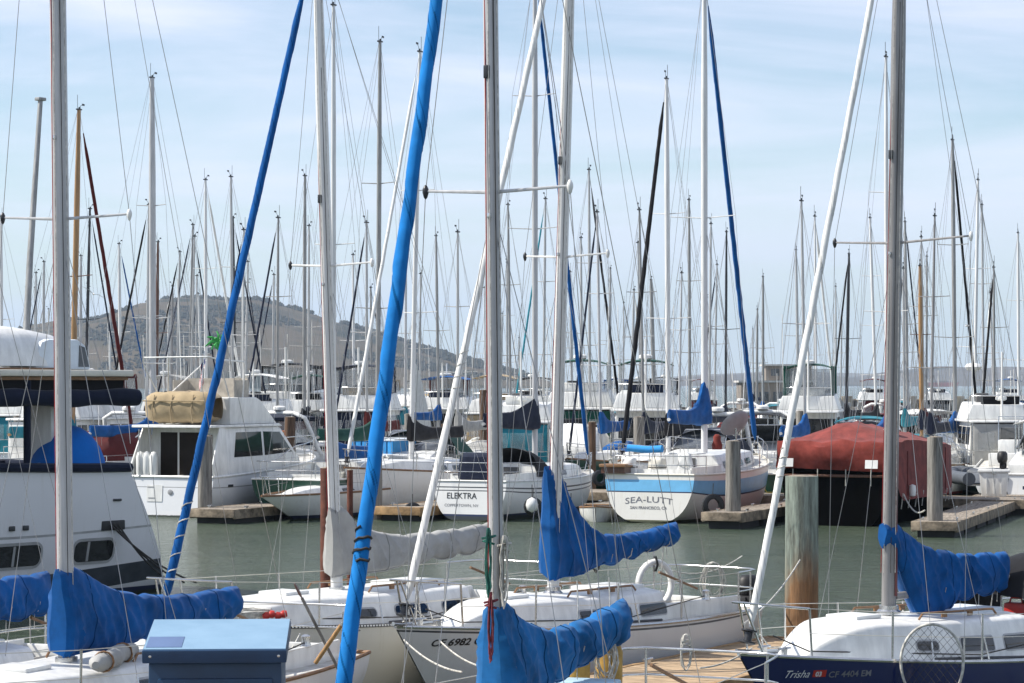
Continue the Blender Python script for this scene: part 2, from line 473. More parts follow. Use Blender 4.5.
# ------------------------------------------------------------------ rig pieces
def cover_mesh(x0, x1, z0, z1, hm, he, wm=.15, we=.1, k=5., seed=0, drop=.12, n=64, wr=1., ya=0., lead=0., belly=0., ties=(), pin=.09):
    """sail cover along the boom from mast front x0 to x1; z0, z1 boom heights; hm, he heights above the boom.
    lead: how far the lower edge starts up the mast; belly: how far it hangs below the boom a third of the way aft"""
    nu = 18; rows = []; nz = lambda a, b, c: noise.noise(Vector((a, b, c + seed)))
    if n > 60: n = 120
    ridge = lambda a, b, c: (1 - 2 * abs(nz(a, b, c))) ** 3 if abs(nz(a, b, c)) < .5 else 0.
    span = abs(x1 - x0); flat = min(.12, (x0 + .09) / span + .012)
    for i in range(n + 1):
        t = i / n; x = x0 + (x1 - x0) * t
        zb = z0 + (z1 - z0) * t
        t_ = max(0, t - flat)
        e = he + (hm - he) * math.exp(-(t_ * k) ** 1.12)
        e *= 1 + .07 * nz(t * 5, 1, 3.) * min(1, t * 4)
        pinch = 1 - pin * sum(math.exp(-((t - q) / .016) ** 2) for q in ties)
        sagb = .05 * sum(abs(math.sin(PI * (t - a) / (b - a))) if a < t < b else 0 for a, b in zip((.1,) + tuple(ties), tuple(ties) + (1,))) if ties else 0
        w = (wm + (we - wm) * min(1, t * 2.2)) * (1 + .16 * nz(t * 6, 2, 0.)) * pinch
        endf = min(1, t / (.02 if not lead else .1) + (.55 if not lead else .5)) * min(1, math.sqrt(max(0, 1 - t) / .03) * .6 + .4)
        w *= endf
        bot = zb - drop * (1 + .3 * nz(t * 4, 9, 0.)) * pinch - sagb + lead * math.exp(-(t / .17) ** 2) - belly * math.exp(-((t - .34) / .16) ** 2)
        top = zb + e * pinch
        tall = min(1, max(0, (top - bot) / .75 - .45))
        ring = []
        for j in range(2 * nu):
            u = j / nu if j < nu else 2 - (j / nu); sd = 1 if j < nu else -1
            rnd = math.sqrt(max(0, 1 - (2 * u - 1) ** 2))
            tri = min(1, math.sin(PI * min(1, max(0, u * .94 + .03)) ** .6) ** .5) * (1 - .42 * u)
            prof = rnd * (1 - tall) + tri * tall
            z = bot + (top - bot) * u; y = sd * w * prof
            fan = math.atan2(x0 - x + .05, max(.05, top + .15 - z)) if tall > .2 else 0    # folds fan out from the collar on the mast
            fold = ridge(fan * 5.5 + .3 * nz(x * 2, z * 2, 1), (x0 - x) * .7, 4. + sd) * .05 * tall
            fold += ridge((x0 - x) * 3.4 + u * 1.1, u * .7 + t, 12. + sd) * .045 * (1 - .6 * tall)
            fold += ridge((x0 - x) * 8 - u * 2.2, u * 1.0 + t, 21. + sd) * .014
            fold += nz(x * 1.7 + u * 1.2, u * 1.8, 2. + sd) * .03
            ring.append((x + .02 * nz(x * 3, z * 3, 0), y + sd * fold * wr * endf * (.35 + .65 * prof) + ya * t, z + .012 * nz(x * 5, u * 4, 2)))
        rows.append(ring)
    mb = MB().grid(rows, True)
    for r, rev in ((rows[0], True), (rows[-1], False)):
        o = len(mb.v); mb.v += r; q = list(range(o, o + len(r)))
        mb.f.append(tuple(reversed(q) if rev else q)); mb.m.append(0)
    return mb

SEAM_SHADE = {}
def seam_and_shade_of(m):  # darker copy: stitching on the covers, painted fold shade on the furls
    if m.name not in SEAM_SHADE:
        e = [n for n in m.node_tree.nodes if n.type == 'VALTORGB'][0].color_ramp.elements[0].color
        SEAM_SHADE[m.name] = mat(m.name + '_seam_and_fold_shade', tuple(c * .85 for c in e[:3]), .9, 0, .2, 6., spec=.05)
    return SEAM_SHADE[m.name]
def furl_mesh(p0, p1, r, n=12, m=110, turns=14., tight=.34, seed=0, sagd=0.):
    p0, p1 = Vector(p0), Vector(p1); pts = []; rs = []
    for i in range(m + 1):
        t = i / m
        pts.append(p0.lerp(p1, t) + Vector((0, 0, -4 * sagd * t * (1 - t))))
        rs.append(r * min(1, t / .03 + .35) * min(1, (1 - t) / .1 + .3) * (1 - .22 * t) * (1 + .05 * noise.noise(Vector((t * 22, seed, 1.)))))
    strands = ((0., 1.), (.36, .93), (.71, 1.06))
    def qs(i, a):
        for off, tn in strands:
            yield (a / (2 * PI) + off + turns * tn * i / m + .10 * noise.noise(Vector((i * .02, seed, off)))) % 1
    def fn(i, a):
        g = 1 + .05 * noise.noise(Vector((i * .03, math.cos(a) * 1.2, math.sin(a) * 1.2 + seed)))
        for q in qs(i, a): g += tight * (.30 * (.5 - q)) - tight * .26 * math.exp(-((q - .05) / .05) ** 2)
        return g
    mb = MB().tube(pts, rs, n, fn=fn)
    if n > 20:      # shading of the overlapped folds, painted as a darker spiral line
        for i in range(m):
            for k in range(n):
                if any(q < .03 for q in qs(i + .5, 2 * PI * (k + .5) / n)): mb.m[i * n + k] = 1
    return mb

def pulpit(h, root, m, hh=.6, r=.015, back=1.1, legs=3):
    xb = h.x0 + h.L
    rail = []
    for k in range(13):
        a = -1 + k / 6
        x = xb + .12 - back * abs(a) ** 1.6
        b = h.deckb(min(x, xb - .12)) * .9 if abs(a) > .01 else 0
        y = math.copysign(max(.0, b) * min(1, abs(a) * 1.6), a) if a else 0
        rail.append((x, y, h.deckz(min(x, xb)) + hh + .04 * (1 - abs(a))))
    o = rod('pulpit', rail, r, m, root, 8)
    for i in (0, 4, 8, 12) if legs > 2 else (0, 12):
        p = rail[i]; x = p[0] - (.05 if i in (4, 8) else 0.02)
        x = min(x, xb - .25)
        MBo = rod('leg', [p, (x - .06, math.copysign(h.deckb(x) * .82, p[1]), h.deckz(x))], r, m, o, 8)
    return rail

def stern_rail(h, root, m, hh=.6, r=.0125, fwd=.9):
    x = h.x0; rail = []
    bs = h.deckb(x) * .93
    for k in range(13):
        a = -1 + k / 6
        if abs(a) > .6: px = x + .08 + (abs(a) - .6) / .4 * fwd; y = math.copysign(h.deckb(px) * .93, a)
        else: px = x + .08 - .04 * (1 - abs(a)); y = a / .6 * bs
        rail.append((px, y, h.deckz(px) + hh))
    o = rod('stern_rail', rail, r, m, root, 8)
    rod('lower_rail', [(p[0], p[1], p[2] - hh * .48) for p in rail], r * .8, m, o, 6)
    for i in (0, 3, 9, 12):
        p = rail[i]; rod('leg', [p, (p[0], p[1], p[2] - hh)], r, m, o, 8)
    return rail

def outboard(root, x, y, z, m=BLACK, s=1., name='outboard_motor'):
    mb = MB()
    mb.lathe([(.0, .34), (.1, .33), (.15, .27), (.16, .1), (.13, 0), (.1, -.03), (0, -.03)], (x - .05 * s, y, z), 14)
    mb.v = [((p[0] - x) * 1.35 * s + x, (p[1] - y) * s + y, (p[2] - z) * s + z) for p in mb.v]
    o = mb.build(name, m, root, smooth=50)
    MB().box((x - .02 * s, y, z - .35 * s), (.14 * s, .1 * s, .7 * s), 0, 0, .8).box((x + .12 * s, y, z - .12 * s), (.14 * s, .2 * s, .25 * s)).build('drive_leg', m, o, bevel=.012)
    return o

def masthead(p, d, par, far):
    """vane, antenna and light at the top of a mast"""
    mb = MB()
    x, y, z = p; k = 1.6 if far else 1.
    mb.box((x, y, z + .02), (.26 * 1, .1, .05))
    mb.tube([(x - .1, y, z), (x - .1, y, z + .55)], .006 * k, 4)
    mb.tube([(x + .08, y, z), (x + .1, y, z + .16), (x + .42, y + .1, z + .22)], .006 * k, 4)
    mb.box((x + .45, y + .11, z + .24), (.16, .01 * k, .07))
    mb.lathe([(.0, 0), (.03, 0), (.03, .07), (0, .08)], (x + .02, y, z + .04), 8)
    mb.build('masthead_gear', BLACKM, par)

DD = R(66.4)        # bearing of boats lying bow away from the wharf
UD = DD + PI        # bow towards the wharf

def sailboat(label, mx, my, ang, L=8., J=3.4, B=2.6, fbs=.95, fbb=1.15, mh=11., md=.12, mm=ALU, hm=HW,
             tip=(0, 0), spread=((.5, .75),), boom=None, cover=None, furl=None, frac=1., lod=2,
             trunk=(.42, .62), winx=None, glass=GLASS, rail=TEAK, stripes=(), group=None, wr=None,
             deckm=None, trim=None, step=None, hullkw={}, name='sailboat', hood=None, lines=True, tr=.72, wind=True):
    """one sailing boat; origin under the mast. tip: world (dx, dy) offset of the masthead. boom=(length, z0, z1).
    cover=(material, hm, he, wm, k). furl=(material, radius, turns). trunk=(height, width share)"""
    root = thing(name, label, 'sailboat', (mx, my, 0), ang, group)
    h = Hull(J - L, L, B, fbs, fbb, tr=tr, **hullkw)
    near = lod == 0
    build_hull(h, root, hm, stripes, 36 if near else (26 if lod == 1 else 16), deckm, rail, .024 if near else .035)
    # cabin trunk
    xa = J - L + L * .32; xf = J - L * .13 if trunk[0] else 0
    tk = None
    if trunk[0]:
        tk = Trunk(h, xa, xf, *trunk, nose=L * .16)
        tk.build(root)
        for w in (winx or ((.12, .3, .35, .72), (.4, .6, .35, .72))):
            a, b, u0, u1 = w[:4]; d = xf - L * .12 - xa
            tk.window(xa + d * a, xa + d * b, u0, u1, r=w[4] if len(w) > 4 else .35, glass=glass, slant=w[5] if len(w) > 5 else 0)
        z = tk.roofz(xa + .5)
        MB().box((xa + .45, 0, z - .01), (.9, .7, .07)).build('companionway_hatch', deckm or GEL, tk.obj, bevel=.02)
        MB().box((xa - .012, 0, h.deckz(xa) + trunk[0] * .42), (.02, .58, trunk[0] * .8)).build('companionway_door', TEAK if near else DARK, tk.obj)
        if near:
            for sd in (1, -1):
                mb = MB(); y = sd * tk.w(xa + 1) * .62
                g0 = lambda q: tk.roofz(xa + .5 + q) - .01
                mb.tube([(xa + .42, y, g0(-.08) - .02), (xa + .5, y, g0(0) + .05)] + [(xa + .5 + .15 * i, y, g0(.15 * i) + .055) for i in range(1, 11)] + [(xa + 2.08, y, g0(1.58) - .02)], .015, 6)
                for q in (.5, 1.05): mb.box((xa + .5 + q, y, g0(q) + .02), (.09, .03, .06))
                mb.build('grab_rail', TEAK, tk.obj)
            hx = xf - L * .16
            MB().box((hx - .1, 0, tk.roofz(hx - .1) - .0), (.5, .5, .05)).build('fore_hatch', GEL, tk.obj, bevel=.02)
    # cockpit
    ca, cb = J - L + L * .06, xa - .02
    bw = h.deckb((ca + cb) / 2) * .66
    zc = h.deckz(ca)
    mb = MB()
    for sd in (1, -1): mb.box(((ca + cb) / 2, sd * bw, zc + .1), (cb - ca, .07, .26))
    mb.box((ca, 0, zc + .07), (.07, bw * 2, .2))
    mb.build('cockpit_coaming', GEL, root, bevel=.02 if near else 0)
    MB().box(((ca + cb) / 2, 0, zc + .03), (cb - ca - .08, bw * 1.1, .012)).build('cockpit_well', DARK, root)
    if near:
        rod('anchor_roller', [(J - .25, .06, h.deckz(J - .3) + .05), (J + .12, .06, h.deckz(J) + .06)], .03, STEEL, root, 6)
        rod('tiller', [(ca + .1, 0, zc + .3), (ca + 1.2, .05, zc + .62)], .02, TEAK, root, 6)
        for sd in (1, -1):
            x = J - L * .09; MB().tube([(x - .11, sd * .16, h.deckz(x) + .1), (x + .11, sd * .16, h.deckz(x) + .1)], .016, 6).box((x, sd * .16, h.deckz(x) + .06), (.07, .04, .07)).build('cleat', STEEL, root)
            x = xa + (xf - xa) * .62 if tk else 0; y = sd * h.deckb(x) * .45
            g = [h.deckb(xx) * .8 for xx in (xa + .4, xa + 2.2)]
            rod('jib_track', [(xa + .4, sd * g[0], h.deckz(xa + .4) + .03), (xa + 2.2, sd * g[1], h.deckz(xa + 2.2) + .03)], .018, BLACKM, root, 4)
            rod('jib_sheet', [(J - .5, sd * .1, h.deckz(J - .5) + .25), (xf, sd * h.deckb(xf) * .6, h.deckz(xf) + .08), (xa + 1.4, sd * h.deckb(xa + 1.4) * .82, h.deckz(xa + 1.4) + .08), (ca + .9, sd * bw, zc + .28)], .009, LINEB if sd > 0 else LINEW, root, 5)
            MB().lathe([(.07, 0), (.055, .05), (.06, .13), (.03, .15), (0, .15)], (ca + .9, sd * bw, zc + .22), 12).build('winch', STEEL, root)
    # mast
    zs = step if step is not None else ((tk.roofz(0) - .03) if tk and xa < 0 < xf else h.deckz(0))
    ca_, sa_ = math.cos(ang), math.sin(ang)
    tp = Vector((tip[0] * ca_ + tip[1] * sa_, -tip[0] * sa_ + tip[1] * ca_, mh))
    ft = Vector((0, 0, zs - .02))
    def on(z): return ft.lerp(tp, (z - ft.z) / (tp.z - ft.z))
    nseg = 12
    rs = [md / 2 * (1 if i < nseg * .75 else 1 - .35 * (i - nseg * .75) / (nseg * .25)) for i in range(nseg + 1)]
    mast = MB().tube([ft.lerp(tp, i / nseg) for i in range(nseg + 1)], rs, 14 if near else 10, oval=1.32).build('mast', mm, root, smooth=60)
    if wind: masthead(tp, md, mast, not near)
    if near:
        MB().lathe([(.0, 0), (md * .95, 0), (md * .95, .02), (md * .75, .05), (md * .75, .1), (0, .1)], ft, 14).build('mast_step', STEEL, mast)
        # sail track and halyards
        rod('sail_track', [on(zs + .5) + Vector((-md * .67, 0, 0)), tp + Vector((-md * .5, 0, -.3))], .008, BLACKM, mast, 4)
        for dx, dy, m_, zt in ((md * .85, .02, LINEW, .98), (md * .8, -.03, LINER, .72), (.02, md * .66, LINEW, .95), (-.01, -md * .68, LINEG, .9), (md * .5, md * .52, LINEB, .8)):
            a = on(zs + .5) + Vector((dx, dy, 0)); b = on(zs + (mh - zs) * zt) + Vector((dx * .7, dy * .7, 0))
            rod('halyard', [a, a.lerp(b, .5) + Vector((.02, .01, 0)), b], .0055, m_, mast, 4)
        MB().box(on(zs + (mh - zs) * .6) + Vector((md * .72, 0, 0)), (.045, .05, .12)).build('deck_light', BLACKM, mast, bevel=.012)
        MB().box(on(zs + (mh - zs) * .47) + Vector((md * .7, 0.01, 0)), (.03, .035, .05)).build('block', STEEL, mast, bevel=.008)
    # spreaders and shrouds
    wr_ = wr or (.0045 if near else (.0065 if lod == 1 else .0085))
    wm_ = WIRE
    tips = {1: [], -1: []}
    for zf, half in spread:
        z = zf if zf > 1 else zs + (mh - zs) * zf
        c = on(z)
        for sd in (1, -1):
            e = c + Vector((-.12 * half, sd * half, .05 * half))
            so = MB().tube([c + Vector((0, sd * md * .35, 0)), e], [.017 if near else .02, .012 if near else .015], 8, oval=.7).build('spreader', mm if mm is not WOOD else WOODD, mast)
            if near:
                MB().lathe([(0, -.075), (.016, -.06), (.03, -.01), (.028, .02), (.014, .05), (0, .06)], e, 10).build('spreader_boot', GEL if sd > 0 else BLACKM, so)
            tips[sd].append(e)
    b0 = h.deckb(-.12) * .93; zd = h.deckz(-.12)
    top_s = on(zs + (mh - zs) * frac * .985)
    for sd in (1, -1):
        cp = Vector((-.12, sd * b0, zd))
        rod('shroud', [top_s] + list(reversed(tips[sd])) + [cp], wr_, wm_, root, 4, cap=False)
        lo = on(spread[0][0] if spread and spread[0][0] > 1 else zs + (mh - zs) * (spread[0][0] if spread else .5)) - Vector((0, 0, .1))
        rod('shroud', [lo, Vector((-.65, sd * b0, zd))], wr_, wm_, root, 4, cap=False)
        if lod < 2: rod('shroud', [lo, Vector((.35, sd * h.deckb(.35) * .9, zd))], wr_, wm_, root, 4, cap=False)
        if near:
            for q in (Vector((-.12, sd * b0, zd)), Vector((-.65, sd * b0, zd)), Vector((.35, sd * h.deckb(.35) * .9, zd))):
                tgt = (tips[sd][0] if abs(q.x + .12) < .01 else lo)
                v = (tgt - q).normalized()
                rod('turnbuckle', [q, q + v * .3], .012, STEEL, root, 6)
    # forestay / furled headsail, backstay
    fs = Vector((J - .12, 0, h.deckz(J - .2) + .06)); top_f = on(zs + (mh - zs) * frac * .985) + Vector((md * .5, 0, 0))
    if furl:
        fm, fr, turns = furl[:3]
        a = fs.lerp(top_f, .028 if near else .03); b = fs.lerp(top_f, .95)
        furl_mesh(a, b, fr, 44 if near else 10, 480 if near else 110, turns, seed=L * 3 + mx, sagd=.05).build('furled_jib', [fm, seam_and_shade_of(fm)], root, smooth=70)
        MB().lathe([(0, -.04), (.1, -.04), (.1, -.02), (.05, -.01), (.05, .09), (.1, .1), (.1, .12), (0, .13)], fs.lerp(top_f, .013), 14, ax=(top_f - fs)).build('furling_drum', BLACKM, root)
    rod('forestay', [fs, top_f], wr_ * 1.1, wm_, root, 4, cap=False)
    bs = Vector((J - L + .12, 0, fbs + .05))
    rod('backstay', [tp + Vector((-md * .5, 0, -.05)), bs], wr_, wm_, root, 4, cap=False)
    # boom and cover
    if boom:
        bl, z0, z1 = boom[:3]; ya = boom[3] if len(boom) > 3 else 0.
        g = on(z0) + Vector((-md * .7, 0, 0)); e = Vector((-bl, ya, z1))
        bo = rod('boom', [g, e], .05 if near else .055, mm, root, 10)
        if near or lod == 1:
            rod('topping_lift', [e, tp + Vector((-.1, 0, -.05))], wr_ * .8, WIRE, root, 4, cap=False)
            rod('mainsheet', [e.lerp(g, .12), (-bl + .45, 0, zc + .3)], .009, LINEW, root, 4)
        if cover:
            cm, chm, che, cwm, ck = cover[:5]
            co = cover_mesh((md * .95 + .03) if not (len(cover) > 6 and cover[6]) else md * .8, -bl * .985, z0, z1, chm, che, cwm, .1, ck, seed=mx * 1.7 + L, n=64 if near else 30, wr=1.2 if near else .7, ya=ya, drop=cover[5] if len(cover) > 5 else .12, pin=cover[8] if len(cover) > 8 else .09, lead=cover[6] if len(cover) > 6 else 0., belly=cover[7] if len(cover) > 7 else 0., ties=(.42, .58, .74, .9) if near else ()).build('sail_cover', cm, root, smooth=70)
            if near:
                vs = [v.co for v in co.data.vertices]; nr = len(vs) // 36
                rod('hem', [vs[i * 36] + Vector((0, 0, -.004)) for i in range(1, nr - 1)], .012, cm, co, 5)
                for q in (.13, .3, .5, .66, .82):
                    i = int(q * (nr - 1)); ring = vs[i * 36:(i + 1) * 36]; c = sum(ring, Vector()) / 36
                    rod('seam', [c + (p - c) * 1.015 for p in ring] + [c + (ring[0] - c) * 1.015], .0055, seam_and_shade_of(cm), co, 4)
                for q in (.42, .58, .74, .9):
                    x = -bl * q; zz = z0 + (z1 - z0) * q
                    rod('cover_tie', [(x, .1 + ya * q, zz + .02), (x, .07 + ya * q, zz - .09), (x, ya * q, zz - .13), (x + .01, -.06 + ya * q, zz - .1)], .007, LINEW, co, 4)
                    rod('cover_tie', [(x, .02 + ya * q, zz - .12), (x + .02, .03 + ya * q, zz - .3)], .005, LINEW, co, 4)
    # rails
    if lod <= 1:
        rr = .015 if near else .016
        pr = pulpit(h, root, STEEL, .6, rr, back=L * .13)
        sr = stern_rail(h, root, STEEL, .6, rr, fwd=L * .09)
        xs = [J - L + L * q for q in (.34, .54, .74)]
        for sd in (1, -1):
            top = [Vector(sr[12 if sd > 0 else 0])]; low = [top[0] - Vector((0, 0, .3))]
            for x in xs:
                b = h.deckb(x) * .95; z = h.deckz(x)
                rod('stanchion', [(x, sd * b, z - .02), (x, sd * (b + .01), z + .61)], rr * .95, STEEL, root, 6)
                top.append(Vector((x, sd * b, z + .6))); low.append(Vector((x, sd * b, z + .31)))
            top.append(Vector(pr[12 if sd > 0 else 0])); low.append(top[-1] - Vector((0, 0, .3)))
            for w in (top, low):
                rod('lifeline', w, .005 if near else .006, GELC if near else WIRE, root, 5)
    if hood:
        hood_m, hx0, hx1, hz = hood
        w = h.deckb((hx0 + hx1) / 2) * .66; rows = []
        for i in range(7):
            t = i / 6; x = hx0 + (hx1 - hx0) * t; zz = hz * math.sin(PI * (.5 + .5 * t) ** 1.1) ** .5 if t > .0 else hz
            zz = hz * (1 - t ** 2.4 * .75)
            rows.append([(x, w * math.cos(PI * j / 12) ** 1 if j not in (0, 12) else w * (1 if j == 0 else -1), h.deckz(x) + .1 + zz * math.sin(PI * j / 12) ** .5 + .02 * noise.noise(Vector((x * 5, j * .8, 1)))) for j in range(13)])
        MB().grid(rows).build('spray_hood', hood_m, root, smooth=60)
    root_h[root.name] = (h, tk, on)
    return root
root_h = {}
# ------------------------------------------------------------------ motor boats
def taper(w0, w1, z0, z1):
    return lambda x, z: w0 + (w1 - w0) * (z - z0) / max(.01, z1 - z0)

def house(root, name, poly, wf, m=GEL, bevel=.05):
    return MB().prism(poly, wf).build(name, m, root, smooth=35, bevel=bevel)

def side_panes(par, polys, wf, glass=GLASS, frame=None, t=.012):
    for poly in polys:
        for sd in (1, -1):
            cx = sum(p[0] for p in poly) / len(poly); cz = sum(p[1] for p in poly) / len(poly)
            fr = par
            if frame:
                g = [(cx + (x - cx) * 1.08 + math.copysign(.02, x - cx), cz + (z - cz) * 1.08 + math.copysign(.02, z - cz)) for x, z in poly]
                fr = MB().slab([(x, sd * (wf(x, z) - .004), z) for x, z in g], (0, sd, 0), .01).build('window', frame, par)
                MB().slab([(x, sd * (wf(x, z) + .003), z) for x, z in poly], (0, sd, 0), t).build('pane', glass, fr)
            else:
                MB().slab([(x, sd * (wf(x, z) - .004), z) for x, z in poly], (0, sd, 0), t).build('window', glass, par)

def front_panes(par, a, b, w0, w1, n=3, glass=GLASS, gap=.05, name='windscreen_pane'):
    """panes on the sloping front between side points a (low) and b (high)"""
    a, b = Vector((a[0], 0, a[1])), Vector((b[0], 0, b[1]))
    nrm = Vector((b.z - a.z, 0, -(b.x - a.x)))
    if nrm.x < 0 and abs(nrm.x) > .01 and b.x < a.x: nrm = -nrm
    nrm.normalize()
    for i in range(n):
        u0, u1 = -1 + 2 * i / n, -1 + 2 * (i + 1) / n
        g = gap
        P = [a + Vector((0, w0 * u0 + g, 0)), a + Vector((0, w0 * u1 - g, 0)), b + Vector((0, w1 * u1 - g, 0)), b + Vector((0, w1 * u0 + g, 0))]
        MB().slab([p - nrm * .004 for p in P], nrm, .014).build(name, glass, par)

def bow_rail(h, root, t0=.35, hh=.65, r=.014, n=7):
    pts = {1: [], -1: []}
    o = None
    ts = [t0 + (1 - t0) * i / n for i in range(n + 1)]
    port = [h.pt(t, 1, 1, -.06) + Vector((.05 * t, 0, hh * (.4 + .6 * min(1, (t - t0) / .15)))) for t in ts]
    star = [Vector((p.x, -p.y, p.z)) for p in port]
    o = rod('bow_rail', port[:-1] + [Vector((port[-1].x + .1, 0, port[-1].z))] + star[:-1][::-1], r, STEEL, root, 6)
    for p in port[1:-1:1] + star[1:-1:1]:
        rod('stanchion', [p, (p.x - .05, p.y, h.sheer(h.tt(p.x)))], r * .85, STEEL, o, 5)

def enclosure(root, x0, x1, w, z0, z1, cm, rake=.25, panes=True, topm=None):
    """canvas top on a frame with clear curtains all round"""
    rows = []
    for i in range(9):
        u = i / 8; x = x0 - .15 + (x1 - rake + .25 - x0) * u; dip = .05 * math.sin(u * PI * 4) ** 2
        rows.append([(x, (w + .06) * v, z1 - .12 + (.24 - dip * .6) * (1 - abs(v) ** 2.6) * (.55 + .45 * math.sin(PI * (.12 + .76 * u)))) for v in [-1 + k / 6 for k in range(13)]])
    rows = [[(p[0], p[1], p[2] - .025) for p in rows[0]]] + rows + [[(p[0], p[1], p[2] - .025) for p in rows[-1]]]
    mb = MB().grid(rows); mb.grid([[(p[0], p[1], p[2] - .025) for p in q] for q in rows[1:-1]])
    t = mb.build('canvas_top', topm or cm, root, smooth=50)
    for sd in (1, -1):
        for x in (x0, (x0 + x1 - rake) / 2, x1 - rake):
            xb = x + (rake if x > (x0 + x1) / 2 else 0)
            rod('frame_bow', [(xb, sd * w, z0), (x, sd * w, z1)], .055 if panes else .03, cm if panes else STEEL, t, 6)
        if panes:
            MB().slab([(x0 + .06, sd * w, z0), (x1 - .06, sd * w, z0), (x1 - rake - .06, sd * w, z1 - .12), (x0 + .06, sd * w, z1 - .12)], (0, sd, 0), .006).build('clear_curtain', CLEAR, t)
            MB().box(((x0 + x1 - rake) / 2, sd * w, z1 - .1), (x1 - x0 - rake, .03, .16)).build('canvas_band', cm, t)
            MB().box(((x0 + x1) / 2, sd * w, z0 + .05), (x1 - x0, .03, .12)).build('canvas_skirt', cm, t)
    if panes:
        MB().slab([(x1, -w, z0), (x1, w, z0), (x1 - rake, w, z1 - .12), (x1 - rake, -w, z1 - .12)], (1, 0, rake), .006).build('clear_curtain', CLEAR, t)
        MB().slab([(x0, -w, z0), (x0, w, z0), (x0, w, z1 - .12), (x0, -w, z1 - .12)], (-1, 0, 0), .006).build('clear_curtain', CLEAR, t)
    return t

def radar(root, p, m=GEL):
    MB().lathe([(0, 0), (.2, .0), (.27, .05), (.27, .15), (.2, .2), (0, .21)], p, 14).build('radar_dome', m, root, smooth=50)

